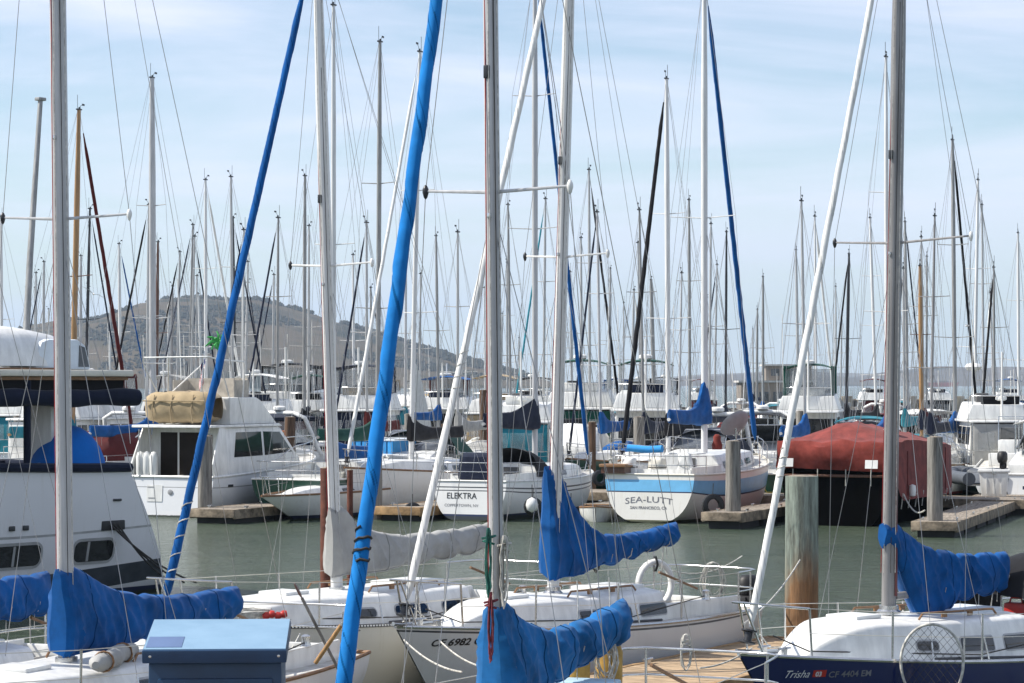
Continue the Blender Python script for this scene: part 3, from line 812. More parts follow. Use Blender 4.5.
def motorboat(label, X, Y, ang, kind='trawler', L=9.5, B=3.3, cm=NAVYC, hm=HWB, group=None, extra=(), name='motor_yacht', fb=1.15, stripes=(), sc=1.):
    r_ = random.Random(int(abs(X * 31 + Y * 17)))
    root = thing(name, label, 'motor boat', (X, Y, 0), ang, group)
    root.scale = (sc, sc, sc)
    h = Hull(0, L, B, fb, fb * 1.6, tr=.93, sm=.5, rb=1.3, rt=-.12, tb=-.1, ex=.5, zx=.85, dk=-.4, bp=2.5, sagz=.02)
    build_hull(h, root, hm, stripes, 20, None, GEL, .045)
    z0 = fb - .02; w = B * .5
    if kind == 'trawler':
        zr = z0 + 1.75; wf = taper(w * .84, w * .76, z0, zr); dx = L * .16
        p = [(dx, z0), (L * .72, z0), (L * .66, z0 + .75), (L * .60, zr - .05), (L * .60, zr), (dx, zr)]
        c = house(root, 'deckhouse', p, wf)
        zs0, zs1 = z0 + .85, zr - .2; n = 3; a = dx + .25; b = L * .585
        side_panes(c, [[(a + (b - a) * i / n + .07, zs0), (a + (b - a) * (i + 1) / n - .07, zs0), (a + (b - a) * (i + 1) / n - .07, zs1), (a + (b - a) * i / n + .07, zs1)] for i in range(n)], wf)
        front_panes(c, (L * .655, z0 + .82), (L * .603, zr - .12), w * .72, w * .7, 3)
        side_panes(c, [], wf)
        MB().slab([(dx, -.75 * w, z0 + .1), (dx, .05 * w, z0 + .1), (dx, .05 * w, zr - .25), (dx, -.75 * w, zr - .25)], (-1, 0, 0), .012).build('cabin_door', GLASS, c)
        MB().slab([(dx, .15 * w, z0 + .7), (dx, .7 * w, z0 + .7), (dx, .7 * w, zr - .25), (dx, .15 * w, zr - .25)], (-1, 0, 0), .012).build('window', GLASS, c)
        ro = house(root, 'roof', [(.35, zr + .002), (L * .645, zr + .002), (L * .635, zr + .1), (.38, zr + .1)], w * .88, GEL, .04)
        for sd in (1, -1): rod('roof_post', [(.5, sd * w * .82, fb), (.5, sd * w * .82, zr)], .03, STEEL, ro)
        zf = zr + .1; f0, f1 = L * .2, L * .56
        wf2 = taper(w * .86, w * .70, zf, zf + .7)
        fl = house(root, 'flybridge', [(f0, zf + .002), (f1 - .15, zf + .002), (f1 + .1, zf + .62), (f1 - .1, zf + .7), (f0, zf + .6)], wf2, GEL, .06)
        MB().slab([(f1 + .02, -w * .6, zf + .68), (f1 + .02, w * .6, zf + .68), (f1 - .12, w * .58, zf + 1.0), (f1 - .12, -w * .58, zf + 1.0)], (1, 0, .3), .01).build('venturi_screen', CLEAR, fl)
        MB().box((f0 + .45, 0, zf + .6), (.5, w * .9, .3)).box((f0 + .22, 0, zf + .78), (.12, w * .9, .32)).build('bench_seat', r_.choice((NAVYC, BLACKC, TANC, WHITEC)), fl, bevel=.04)
        MB().box((f1 - .55, w * .25, zf + .8), (.35, .5, .5)).build('helm_console', DARK, fl, bevel=.05)
        rod('grab_rail', [(f0 + .1, w * .7, zf + .6), (f0 + .1, w * .7, zf + .95), (f0 + .1, -w * .7, zf + .95), (f0 + .1, -w * .7, zf + .6)], .022, STEEL, fl, 6)
        if 'enclosed' in extra: enclosure(root, f0 + .1, f1, w * .66, zf + .6, zf + 1.85, cm, .2)
        elif 'nobimini' not in extra: enclosure(root, f0 + .2, f1 - .1, w * .68, zf + .55, zf + 1.8, cm, .05, False)
        zt = zf + 1.8
        rod('mast', [(f0, 0, zf), (f0 - .1, 0, zf + 2.7)], .045, GEL, root, 8)
        radar(root, (f0 + .3, 0, zf + (1.9 if 'nobimini' not in extra else .75)))
        for sd in (1, -1): rod('whip_aerial', [(f0 + .3, sd * w * .7, zf + .5), (f0 - .1, sd * w * .72, zf + 4.)], .014, GEL, root, 4)
        if 'stern_canvas' in extra:
            e = house(root, 'aft_enclosure', [(.3, fb), (dx - .02, fb), (dx - .02, zr - .05), (.42, zr - .05)], w * .8, cm, .05)
            for k in (-.5, 0, .5): MB().box((.31, k * w, zr - .75), (.03, .42 * w, .75)).build('clear_curtain', CLEAR, e)
        bow_rail(h, root, .3)
        for sd in (1, -1):
            pts = [(dx * .2 + (L * .62) * i / 6, sd * h.deckb(dx * .2 + L * .62 * i / 6) * .95, h.deckz(dx * .2 + L * .62 * i / 6) + .62) for i in range(7)]
            ra = rod('side_rail', pts, .018, STEEL, root, 5)
            for p in pts: rod('stanchion', [p, (p[0], p[1], p[2] - .62)], .014, STEEL, ra, 4)
            for q in (.25, .5): MB().lathe([(0, -.3), (.1, -.25), (.12, 0), (.1, .22), (.03, .3), (0, .3)], (L * q, sd * (h.deckb(L * q) + .1), fb * .62), 10).build('hull_fender', r_.choice((GEL, NAVYP, GEL)), root, smooth=60)
        rod('transom_rail', [(.1, w * .85, fb + .65), (.08, -w * .85, fb + .65)], .018, STEEL, root, 5)
        k = r_.random()
        if k < .45:
            MB().tube([(L * .3, -w * .3, zr + .32), (L * .32, w * .3, zr + .32)], .2, 12).build('liferaft_canister', GEL, ro, smooth=50)
        MB().box((.02 + h.rt * .5, 0, fb * .55), (.03, B * .5, .16)).build('name_board', r_.choice((NAVYP, TEAK, GREYP)), root, bevel=.008)
    elif kind == 'express':
        wf = taper(w * .82, w * .6, z0, z0 + .75)
        c = house(root, 'foredeck_trunk', [(L * .42, z0), (L * .93, z0 + .42), (L * .86, z0 + .58), (L * .62, z0 + .8), (L * .42, z0 + .85)], wf, GEL, .08)
        side_panes(c, [[(L * .5, z0 + .42), (L * .7, z0 + .5), (L * .66, z0 + .68), (L * .5, z0 + .68)]], wf)
        ws = house(root, 'windscreen', [(L * .55, z0 + .8), (L * .56, z0 + .84), (L * .43, z0 + 1.5), (L * .40, z0 + 1.5)], taper(w * .74, w * .58, z0 + .8, z0 + 1.5), GLASSB, .01)
        for sd in (1, -1):
            rod('windscreen_frame', [(L * .56, sd * w * .74, z0 + .82), (L * .415, sd * w * .6, z0 + 1.52), (L * .25, sd * w * .8, z0 + .9)], .03, STEEL, ws)
            MB().slab([(L * .54, sd * w * .745, z0 + .84), (L * .41, sd * w * .61, z0 + 1.48), (L * .28, sd * w * .79, z0 + .88)], (0, sd, .2), .01).build('side_screen', GLASSB, ws)
        rod('windscreen_frame', [(L * .41, w * .6, z0 + 1.52), (L * .41, -w * .6, z0 + 1.52)], .03, STEEL, ws)
        co = house(root, 'cockpit_sides', [(.25, z0), (L * .42, z0), (L * .42, z0 + .8), (.6, z0 + .45), (.25, z0 + .4)], w * .86, GEL, .06)
        if 'canvas' in extra:
            n = 10; rows = []
            for i in range(n + 1):
                t = i / n; x = .3 + (L * .47 - .3) * t; zt = z0 + .5 + 1.15 * min(1, t * 1.9 + .05) ** .7 * (1 - .1 * t)
                rows.append([(x, w * .87 * math.cos(PI * j / 12), z0 + .45 + (zt - z0 - .45) * math.sin(PI * j / 12) ** .55 + .02 * noise.noise(Vector((x * 4, j, 2)))) for j in range(13)])
            rows.insert(0, [(.28, p[1], z0 + .4) for p in rows[0]])
            MB().grid(rows).build('cockpit_canvas', cm, root, smooth=60)
        else:
            enclosure(root, L * .12, L * .42, w * .72, z0 + .8, z0 + 1.95, cm, .1, 'open' not in extra)
        if 'arch' in extra:
            rod('radar_arch', [(L * .12, w * .85, z0 + .4), (L * .2, w * .78, z0 + 1.9), (L * .22, w * .5, z0 + 2.1), (L * .22, -w * .5, z0 + 2.1), (L * .2, -w * .78, z0 + 1.9), (L * .12, -w * .85, z0 + .4)], .09, GEL, root, 8)
            radar(root, (L * .22, 0, z0 + 2.18))
        bow_rail(h, root, .42)
        MB().box((.02 + h.rt * .5, 0, fb * .6), (.03, B * .45, .13)).build('name_board', r_.choice((NAVYP, GREYP, REDP)), root, bevel=.008)
        for sd in (1, -1):
            for q in (.22, .45): MB().lathe([(0, -.28), (.09, -.23), (.11, 0), (.09, .2), (.03, .28), (0, .28)], (L * q, sd * (h.deckb(L * q) + .09), fb * .6), 10).build('hull_fender', r_.choice((GEL, NAVYP, BLACK)), root, smooth=60)
            MB().slab([(L * .46, sd * (h.deckb(L * .46) * 1.0 + .004), fb * .95), (L * .78, sd * (h.pt(*h.inv(L * .78, fb * 1.05))).y + sd * .004, fb * 1.05), (L * .78, sd * (h.pt(*h.inv(L * .78, fb * .97))).y + sd * .004, fb * .97), (L * .46, sd * (h.pt(*h.inv(L * .46, fb * .85))).y + sd * .004, fb * .85)], (0, sd, 0), .006).build('hull_stripe', r_.choice((NAVYP, GREYP, BLUE)), root)
        for sd in (1, -1): rod('whip_aerial', [(L * .3, sd * w * .8, z0 + .8), (L * .25, sd * w * .85, z0 + 3.8)], .014, GEL, root, 4)
    elif kind == 'skiff':
        MB().box((L * .45, 0, z0 + .55), (.9, w * .8, 1.1)).build('console', GEL, root, bevel=.06)
        MB().slab([(L * .5, -w * .4, z0 + 1.1), (L * .5, w * .4, z0 + 1.1), (L * .47, w * .36, z0 + 1.55), (L * .47, -w * .36, z0 + 1.55)], (1, 0, .2), .012).build('windscreen', GLASSB, root)
        outboard(root, -.1, 0, z0 + .3, s=1.25)
        MB().box((L * .25, 0, z0 + .35), (.6, w * 1.2, .5)).build('seat_box', GEL, root, bevel=.05)
        rod('grab_rail', [(L * .4, w * .4, z0 + .9), (L * .42, w * .4, z0 + 2.), (L * .42, -w * .4, z0 + 2.), (L * .4, -w * .4, z0 + .9)], .025, STEEL, root)
    root_h[root.name] = (h, None, None)
    return root
# ------------------------------------------------------------------ camera, light, sky
cam = bpy.data.cameras.new('camera'); co = bpy.data.objects.new('camera', cam); COL.objects.link(co)
co.location = (0, 0, H); co.rotation_euler = (R(90), 0, 0)
cam.sensor_width = 36; cam.lens = 36 * F / 1024; cam.shift_y = (HZ - 341.5) / 1024
cam.clip_start = .2; cam.clip_end = 40000
SC.camera = co

SUN_EL, SUN_AZ = 47., 270.    # azimuth clockwise from the view direction (+Y): 270 = left
sd_ = Vector((math.sin(R(SUN_AZ)) * math.cos(R(SUN_EL)), math.cos(R(SUN_AZ)) * math.cos(R(SUN_EL)), math.sin(R(SUN_EL))))
sl = bpy.data.lights.new('sun', 'SUN'); so = bpy.data.objects.new('sun', sl); COL.objects.link(so)
sl.energy = 5.; sl.angle = R(.55); sl.color = (1, .945, .86)
so.rotation_euler = sd_.to_track_quat('Z', 'Y').to_euler()

def make_world():
    w = bpy.data.worlds.new('World'); SC.world = w; w.use_nodes = True
    nt = w.node_tree; nt.nodes.clear(); L = nt.links.new
    out = nd(nt, 'ShaderNodeOutputWorld'); bg = nd(nt, 'ShaderNodeBackground', Strength=.1)
    sky = nd(nt, 'ShaderNodeTexSky'); sky.sky_type = 'NISHITA'; sky.sun_disc = False
    sky.sun_elevation = R(SUN_EL); sky.sun_rotation = R(SUN_AZ)
    sky.altitude = 0; sky.air_density = 1.0; sky.dust_density = 0; sky.ozone_density = 2.
    tc = nd(nt, 'ShaderNodeTexCoord')
    def layer(scale, nscale, lo, hi, seed, dist=1.2, rot=0.):
        mp = nd(nt, 'ShaderNodeMapping'); mp.inputs['Scale'].default_value = scale; mp.inputs['Location'].default_value = (seed, seed * .7, seed * .3)
        mp.inputs['Rotation'].default_value = (0, R(rot), 0)
        L(tc.outputs['Generated'], mp.inputs['Vector'])
        n = nd(nt, 'ShaderNodeTexNoise', Scale=nscale, Detail=7., Roughness=.55, Distortion=dist)
        L(mp.outputs['Vector'], n.inputs['Vector'])
        r = nd(nt, 'ShaderNodeMapRange'); r.interpolation_type = 'SMOOTHSTEP'
        r.inputs['From Min'].default_value = lo; r.inputs['From Max'].default_value = hi
        L(n.outputs['Fac'], r.inputs['Value']); return r.outputs[0]
    a = layer((1.5, 1.5, 9.), 2.0, .30, .66, 3.1, .9, 4)
    b = layer((2.2, 2.2, 22.), 3.2, .38, .80, 7.7, .5, -7)
    m1 = nd(nt, 'ShaderNodeMath', operation='MULTIPLY_ADD'); m1.inputs[1].default_value = .66
    L(a, m1.inputs[0])
    m2 = nd(nt, 'ShaderNodeMath', operation='MULTIPLY'); m2.inputs[1].default_value = .30
    L(b, m2.inputs[0]); L(m2.outputs[0], m1.inputs[2]); m1.use_clamp = True
    mx = nd(nt, 'ShaderNodeMix', data_type='RGBA'); L(m1.outputs[0], mx.inputs['Factor'])
    ins = [i for i in mx.inputs if i.type == 'RGBA']; L(sky.outputs[0], ins[0]); ins[1].default_value = (6.9, 7.2, 8.6, 1)
    # pale blue-grey sea air low down
    sep = nd(nt, 'ShaderNodeSeparateXYZ'); L(tc.outputs['Generated'], sep.inputs[0])
    lo = nd(nt, 'ShaderNodeMapRange'); lo.interpolation_type = 'SMOOTHSTEP'
    lo.inputs['From Min'].default_value = .11; lo.inputs['From Max'].default_value = -.01; lo.inputs['To Min'].default_value = 0; lo.inputs['To Max'].default_value = .8
    L(sep.outputs['Z'], lo.inputs['Value'])
    m3 = nd(nt, 'ShaderNodeMix', data_type='RGBA'); L(lo.outputs[0], m3.inputs['Factor'])
    i3 = [i for i in m3.inputs if i.type == 'RGBA']; L([o for o in mx.outputs if o.type == 'RGBA'][0], i3[0]); i3[1].default_value = (4.7, 5.7, 6.5, 1)
    L([o for o in m3.outputs if o.type == 'RGBA'][0], bg.inputs['Color'])
    L(bg.outputs[0], out.inputs['Surface'])
make_world()
vs_ = SC.view_settings; vs_.view_transform = 'Standard'; vs_.look = 'None'; vs_.exposure = .48; vs_.gamma = 1; vs_.use_curve_mapping = False
SC.display_settings.display_device = 'sRGB'
SC.cycles.max_bounces = 7; SC.cycles.transparent_max_bounces = 16; SC.cycles.volume_bounces = 0
SC.cycles.use_denoising = True

# ------------------------------------------------------------------ water
def make_water():
    m = bpy.data.materials.new('harbour_water'); m.use_nodes = True
    nt = m.node_tree; p = nt.nodes['Principled BSDF']; L = nt.links.new
    p.inputs['Roughness'].default_value = .12; p.inputs['IOR'].default_value = 1.33
    tc = nd(nt, 'ShaderNodeTexCoord')
    def nz(sc, scale, det, rot=0., dist=.6):
        mp = nd(nt, 'ShaderNodeMapping'); mp.inputs['Scale'].default_value = sc; mp.inputs['Rotation'].default_value = (0, 0, R(rot))
        L(tc.outputs['Object'], mp.inputs['Vector'])
        n = nd(nt, 'ShaderNodeTexNoise', Scale=scale, Detail=det, Roughness=.6, Distortion=dist); L(mp.outputs[0], n.inputs['Vector']); return n.outputs['Fac']
    n1 = nz((1, 1.7, 1), 1.9, 5., 20); n2 = nz((1, 1.5, 1), 6.5, 3., -25); n3 = nz((1, 1, 1), .16, 3.)
    n0 = nz((1, 2.2, 1), .62, 3., 12); a0_ = nd(nt, 'ShaderNodeMath', operation='MULTIPLY_ADD'); L(n0, a0_.inputs[0]); a0_.inputs[1].default_value = 1.5; L(n1, a0_.inputs[2])
    a = nd(nt, 'ShaderNodeMath', operation='MULTIPLY_ADD'); L(n2, a.inputs[0]); a.inputs[1].default_value = .5; L(a0_.outputs[0], a.inputs[2])
    b = nd(nt, 'ShaderNodeBump', Strength=1., Distance=.18); L(a.outputs[0], b.inputs['Height']); L(b.outputs[0], p.inputs['Normal'])
    r = nd(nt, 'ShaderNodeValToRGB'); e = r.color_ramp.elements
    e[0].position = .35; e[0].color = (.050, .072, .046, 1); e[1].position = .7; e[1].color = (.082, .105, .070, 1)
    L(n3, r.inputs[0]); L(r.outputs[0], p.inputs['Base Color'])
    mb = MB(); mb.add([(-9000, -40, 0), (9000, -40, 0), (9000, 9500, 0), (-9000, 9500, 0)], [(0, 1, 2, 3)])
    o = mb.build('water', m, None, smooth=0); tag(o, kind='structure')
make_water()

# ------------------------------------------------------------------ hills
def hill_mat(name, grass, grass2, wood, sc, lo, hi):
    m = bpy.data.materials.new(name); m.use_nodes = True
    nt = m.node_tree; p = nt.nodes['Principled BSDF']; L = nt.links.new
    p.inputs['Roughness'].default_value = 1.; p.inputs['Specular IOR Level'].default_value = .1
    tc = nd(nt, 'ShaderNodeTexCoord')
    mpp = nd(nt, 'ShaderNodeMapping'); mpp.inputs['Scale'].default_value = (.7, 1, 3.2); L(tc.outputs['Object'], mpp.inputs[0])
    n1 = nd(nt, 'ShaderNodeTexNoise', Scale=sc, Detail=9., Roughness=.66); L(mpp.outputs[0], n1.inputs['Vector'])
    n2 = nd(nt, 'ShaderNodeTexNoise', Scale=sc * 3.1, Detail=6.); L(tc.outputs['Object'], n2.inputs['Vector'])
    r1 = nd(nt, 'ShaderNodeValToRGB'); e = r1.color_ramp.elements
    e[0].position = lo; e[0].color = (*wood, 1); e[1].position = hi; e[1].color = (*grass, 1)
    q = e.new((lo + hi) / 2); q.color = (*[(a + b) / 2 for a, b in zip(wood, grass2)], 1)
    e2 = r1.color_ramp.elements.new(min(.98, hi + .15)); e2.color = (*grass2, 1)
    mxx = nd(nt, 'ShaderNodeMath', operation='MULTIPLY_ADD'); mxx.inputs[1].default_value = .3; L(n2.outputs['Fac'], mxx.inputs[0])
    s = nd(nt, 'ShaderNodeMath', operation='MULTIPLY'); s.inputs[1].default_value = .85; L(n1.outputs['Fac'], s.inputs[0]); L(s.outputs[0], mxx.inputs[2])
    L(mxx.outputs[0], r1.inputs[0]); L(r1.outputs[0], p.inputs['Base Color'])
    return m

def interp(prof, x):
    if x <= prof[0][0]: return prof[0][1]
    for (a, b), (c, d) in zip(prof, prof[1:]):
        if x <= c:
            t = (x - a) / (c - a); t = t * t * (3 - 2 * t) * .5 + t * .5
            return b + (d - b) * t
    return prof[-1][1]

def make_hill(name, prof, Y, depth, m, nx=200, ny=26, rough=.09, seed=0):
    """terrain whose crest follows prof [(x px, y px)] seen from the shore at distance Y; slopes both ways"""
    x0, x1 = prof[0][0], prof[-1][0]; rows = []
    for j in range(ny + 1):
        t = j / ny; y = Y - depth * .55 + depth * t
        s = math.sin(PI * min(1, t / 1.1)) if t < .55 else math.cos((t - .55) / .45 * PI / 2)
        s = math.sin(PI / 2 * min(1, t / .55)) ** .85 if t < .55 else max(0, math.cos((t - .55) / .45 * PI / 2))
        row = []
        for i in range(nx + 1):
            px = x0 + (x1 - x0) * i / nx
            hh = max(0, (HZ - interp(prof, px)) * Y / F)
            X = wx(px, Y)
            g = noise.fractal(Vector((X / 420, y / 420, seed)), 1., 2.1, 6)
            rg = 1 - abs(noise.noise(Vector((X / 260 + .3 * g, y / 700, seed + 4)))) * 2
            z = hh * s * (1 + rough * g * (1 if t < .5 else 1) + .13 * (rg - .5) * (1 - s) * 2)
            row.append((X, y, z - 1.))
        rows.append(row)
    o = MB().grid(rows).build(name, m, None, smooth=180); tag(o, kind='structure')
    return o
HILLP = [(-150, 372), (-60, 350), (0, 336), (30, 327), (70, 319), (100, 317), (130, 309), (155, 300), (185, 296), (215, 297), (240, 300), (262, 299), (285, 306), (310, 313), (340, 322), (372, 331), (400, 339), (425, 346), (450, 352), (472, 358), (495, 363), (512, 368), (535, 374), (560, 380), (585, 385)]
HY = 3400.
hill1 = make_hill('hill', HILLP, HY, 1500, hill_mat('dry_grass_hill', (.10, .074, .044), (.056, .049, .028), (.008, .014, .008), .0045, .42, .56))
HILL2 = [(430, 384.5), (560, 382), (640, 379), (700, 374), (760, 371), (800, 372), (850, 376), (900, 368), (940, 363), (975, 368), (1000, 364), (1030, 366), (1070, 370), (1150, 372), (1250, 385)]
make_hill('hill', HILL2, 6200., 1800, hill_mat('far_shore_hill', (.10, .085, .07), (.09, .078, .065), (.03, .04, .035), .0028, .36, .56), 160, 14, seed=9)
HILL3 = [(560, 384), (640, 377), (720, 372), (790, 369), (850, 371), (900, 373), (980, 378), (1100, 384)]
make_hill('hill', HILL3, 8600., 1500, hill_mat('farthest_hill', (.16, .14, .11), (.14, .13, .1), (.05, .055, .045), .002, .36, .56), 100, 10, seed=19)

# trees along the crest and in the gullies of the near hill
def hill_trees():
    r = random.Random(5); mb = MB()
    deps = hill1.data
    import mathutils
    from mathutils.bvhtree import BVHTree
    bv = BVHTree.FromPolygons([v.co for v in deps.vertices], [tuple(p.vertices) for p in deps.polygons])
    n = 0
    while n < 4200:
        px = r.uniform(-40, 530); y = r.uniform(HY - 780, HY + 130); X = wx(px, HY)
        crest = y > HY - 60
        if not crest and noise.noise(Vector((X / 150, y / 210, 2.))) < .12: continue
        if crest and noise.noise(Vector((X / 45, 0, 7.))) < -.05: continue
        hit = bv.ray_cast(Vector((X, y, 900)), Vector((0, 0, -1)))
        if hit[0] is None or hit[0].z < 2: continue
        n += 1
        c = hit[0]; s = r.uniform(1.8, 4.6) if not crest else r.uniform(2.2, 6.)
        for _ in range(4):
            o = Vector((r.uniform(-.7, .7), r.uniform(-.5, .5), r.uniform(.1, .7))) * s
            q = s * r.uniform(.4, .75); k = len(mb.v)
            vs = [c + o + Vector((math.cos(a) * q * r.uniform(.7, 1.2), math.sin(a) * q * r.uniform(.7, 1.2), r.uniform(-.3, .3) * q)) for a in (0, 1.26, 2.5, 3.77, 5.0)]
            vs += [c + o + Vector((0, 0, q * r.uniform(.7, 1.1))), c + o - Vector((0, 0, q * .7))]
            fs = [(i, (i + 1) % 5, 5) for i in range(5)] + [((i + 1) % 5, i, 6) for i in range(5)]
            mb.add(vs, fs)
    o = mb.build('hillside_trees', mat('dark_hill_foliage', (.022, .028, .017), .9, 0, .3, .02), None, smooth=0)
    tag(o, 'dark scrub and trees scattered along the crest of the dry brown hill', 'trees', kind='stuff')
hill_trees()

# ------------------------------------------------------------------ wharf under the camera
def make_wharf():
    mb = MB(); r = random.Random(3); y = -6.
    while y < 10.55:
        mb.box((0, y + .14, 2.75 - .04 + r.uniform(-.004, .004)), (26, .272, .08)); y += .285
    o = mb.build('wharf', mat('wharf_planks', (.27, .23, .19), .85, 0, .3, 2., bump=.5, bscale=14, stretch=(.6, 6, 6)), None); tag(o, kind='structure')
    for y in (1., 5.6, 10.3): MB().box((0, y, 2.5), (26, .3, .34)).build('beam', TIMBER, o)
    for i in range(9):
        for y in (1., 5.6, 10.3): MB().tube([(-12 + 3 * i, y, -1), (-12 + 3 * i, y, 2.33)], .19, 14).build('wharf_post', PILEB, o)
make_wharf()

# ------------------------------------------------------------------ breakwater
def make_breakwater():
    root = thing('breakwater', 'tan concrete slab breakwater with dark gaps across the open bay', 'breakwater', (70, 356, 0))
    m = mat('stained_concrete', (.42, .36, .27), .9, 0, .25, .8, bump=.4, bscale=3, stretch=(1, 1, .5))
    n = 46
    for i in range(n):
        x = -34 + i * 2.25
        MB().box((x, 0, 1.05), (1.55, .35, 3.3)).build('slab', m, root, bevel=.03)
        MB().box((x + 1.12, .5, .75), (.62, .4, 2.7)).build('pile', mat('dark_gap_concrete', (.07, .06, .05), .8), root)  # darker blocks filling the gaps between the slabs
    MB().box((17, .75, 2.1), (n * 2.25, .5, .4)).build('cap_beam', m, root, bevel=.03)
make_breakwater()
# ------------------------------------------------------------------ docks and piles
D = Vector((math.cos(DD), math.sin(DD), 0)); E = Vector((D.y, -D.x, 0))   # along the fingers, along the walkways

def dock(label, c, length, width, ang, z=.45, planks=PLANK, edge=TIMBER, group=None, cleats=True, name='floating_dock'):
    """c: centre of the end nearest the camera; extends along ang"""
    root = thing(name, label, 'dock', (c[0], c[1], 0), ang, group)
    mb = MB(); n = int(length / .15); r = random.Random(int(c[0] * 10))
    for i in range(n):
        mb.box((i * .15 + .075, 0, z - .02 + r.uniform(-.003, .003)), (.138, width - .02, .04))
    mb.build('planking', planks, root)
    mb = MB()
    for sd in (1, -1):
        mb.box((length / 2, sd * (width / 2 + .045), z - .14), (length, .09, .3))
    mb.box((-.05, 0, z - .12), (.1, width + .18, .26)).box((length + .05, 0, z - .12), (.1, width + .18, .26))
    mb.build('edge_timber', edge, root, bevel=.012)
    mb = MB(); k = max(2, int(length / 2.2))
    for i in range(k): mb.box(((i + .5) * length / k, 0, z - .36), (length / k * .8, width * .92, .5))
    mb.build('float', FLOAT, root)
    if cleats:
        for i in range(int(length / 3.5)):
            for sd in (1, -1):
                MB().tube([(1 + i * 3.4 - .14, sd * (width / 2 - .08), z + .07), (1 + i * 3.4 + .14, sd * (width / 2 - .08), z + .07)], .018, 6).box((1 + i * 3.4, sd * (width / 2 - .08), z + .03), (.1, .05, .07)).build('cleat', STEEL, root)
    return root

def pile(label, X, Y, r, z, m, group=None, name='mooring_pile', cap=False, lean=(0, 0)):
    root = thing(name, label, 'piling', (X, Y, 0), 0, group)
    n = 22; k = 16
    def fn(i, a): return 1 + .03 * noise.noise(Vector((math.cos(a) * 2 + X, math.sin(a) * 2, i * .25))) + .015 * math.sin(a * 3 + X)
    pts = [(lean[0] * i / k, lean[1] * i / k, -2 + (z + 2) * i / k) for i in range(k + 1)]
    MB().tube(pts, [r * (1.04 - .06 * i / k) for i in range(k + 1)], n, fn=fn).build('shaft', m, root, smooth=50)
    if cap: MB().lathe([(r * 1.06, -.05), (r * 1.06, 0.02), (0, .28)], (lean[0], lean[1], z), 16).build('cap', GEL, root, smooth=40)
    else:
        MB().lathe([(r * .9, 0), (r * .55, .018), (0, .022)], (lean[0], lean[1], z - .002), 18).build('sawn_top', mat('sawn_pile_top', (.3, .25, .19), .9, 0, .3, 8.), root)
    return root

def tire(label, X, Y, z, rz, group='tyre fenders hung along the docks', r=.3):
    root = thing('tyre_fender', label, 'fender', (X, Y, z), rz, group)
    prof = [(r * .55, -.09), (r * .8, -.1), (r, -.06), (r, .06), (r * .8, .1), (r * .55, .09), (r * .55, -.09)]
    MB().lathe(prof, (0, 0, 0), 22, ax=(0, 1, 0)).build('tread', BLACK, root, smooth=50)
    rod('hanging_rope', [(0, .02, r * .8), (0, -.02, r * 1.9)], .012, LINEB, root)

def dock_box(label, X, Y, z, w, d, hgt, rz, m=GEL, group=None):
    root = thing('dock_box', label, 'dock box', (X, Y, z), rz, group)
    MB().box((0, 0, hgt * .44), (w, d, hgt * .88), taper=.84).build('bin', m, root, bevel=.03)
    MB().box((0, 0, hgt * .94), (w * 1.1, d * 1.1, hgt * .1)).build('lid', m, root, bevel=.025)
    for k in (-.25, .0, .25):
        MB().box((w * k, -d * .475, hgt * .4), (.03, .04, hgt * .6)).build('rib', m, root)
    MB().box((0, -d * .56, hgt * .88), (.1, .02, .1)).build('hasp', STEEL, root)

# near finger with tan planks and the big weathered pile
dock('tan planked finger dock between the pale grey sloop and the navy sloop', (-1.3, 28.0), 12.1, 1.8, R(60), .5, PLANKT, TIMBERN, name='floating_dock')
pile('big weathered green and brown wooden pile by the navy sloop', 4.43, 38.6, .255, wz(476, 38.6), BIGPILE)
pile('rust red steel pile behind the grey sail cover, thicker of the two', wx(327, 44), 44, .118, wz(468, 44), RUST, name='mooring_pile')
pile('thin rust red steel pile half hidden behind white mast', wx(350, 45), 45, .055, wz(470, 45), RUST)

# far row: fingers, piles
dock('short grey dock beside the flybridge cruiser with weathered pile', (wx(212, 79.5), 79.5), 15, 1.5, DD, .45)
dock('grey finger dock with tyre left of white hull lettered ELEKTRA', (wx(398, 81), 81), 14, 1.5, DD, .45, edge=TIMBERN)
dock('grey finger dock between sky blue striped ketch and red covered boat', (wx(722, 76.5), 76.5), 16, 1.1, DD, .5)
dock('wide grey dock at right carrying white dock boxes', (12.1, 72.3), 24, 1.15, R(71.8), .45, edge=TIMBER)
dock('narrow grey finger dock right of hull lettered ELEKTRA', (wx(598, 83), 83), 12, .8, DD, .45)
dock('small square dock platform under the big white dock box', (16.4, 86.6), 5, 1.7, R(71.8), .45, cleats=False)
a0 = Vector((-30, 106.5 + 0, 0))
dock('long grey walkway dock behind the front row of moored boats', (a0.x, a0.y), 66, 2.4, math.atan2(E.y, E.x), .5, name='floating_dock')
pile('weathered grey pile beside the flybridge cruiser cabin', wx(205, 81), 81, .23, wz(436, 81), PILEG)
pile('grey pile on finger dock behind thick blue furled sail', wx(376, 82), 82, .20, wz(436, 82), PILEG)
pile('grey pile standing in front of the sky blue striped ketch', wx(733, 77.6), 77.6, .235, wz(441, 77.6), PILEG)
pile('grey pile at the end of the wide dock by the red cover', wx(935, 73), 73, .225, wz(437, 73), PILEG)
pile('dark wooden pile behind the mast lettered ELEKTRA hull stern', wx(560, 86), 86, .12, wz(446, 86), PILEB)
pile('short brown pile behind small orange board left of white mast', wx(290, 100), 100, .22, wz(417, 100), PILEB)
pile('reddish brown pile standing among boats left of thin white mast', wx(484, 108), 108, .2, wz(390, 108), PILEB)
pile('dark brown pile right of blue furled sail', wx(592, 96), 96, .15, wz(422, 96), PILEB)
pile('grey pile left of blue sail cover of sky blue striped ketch', wx(639, 100), 100, .22, wz(417, 100), PILEG)
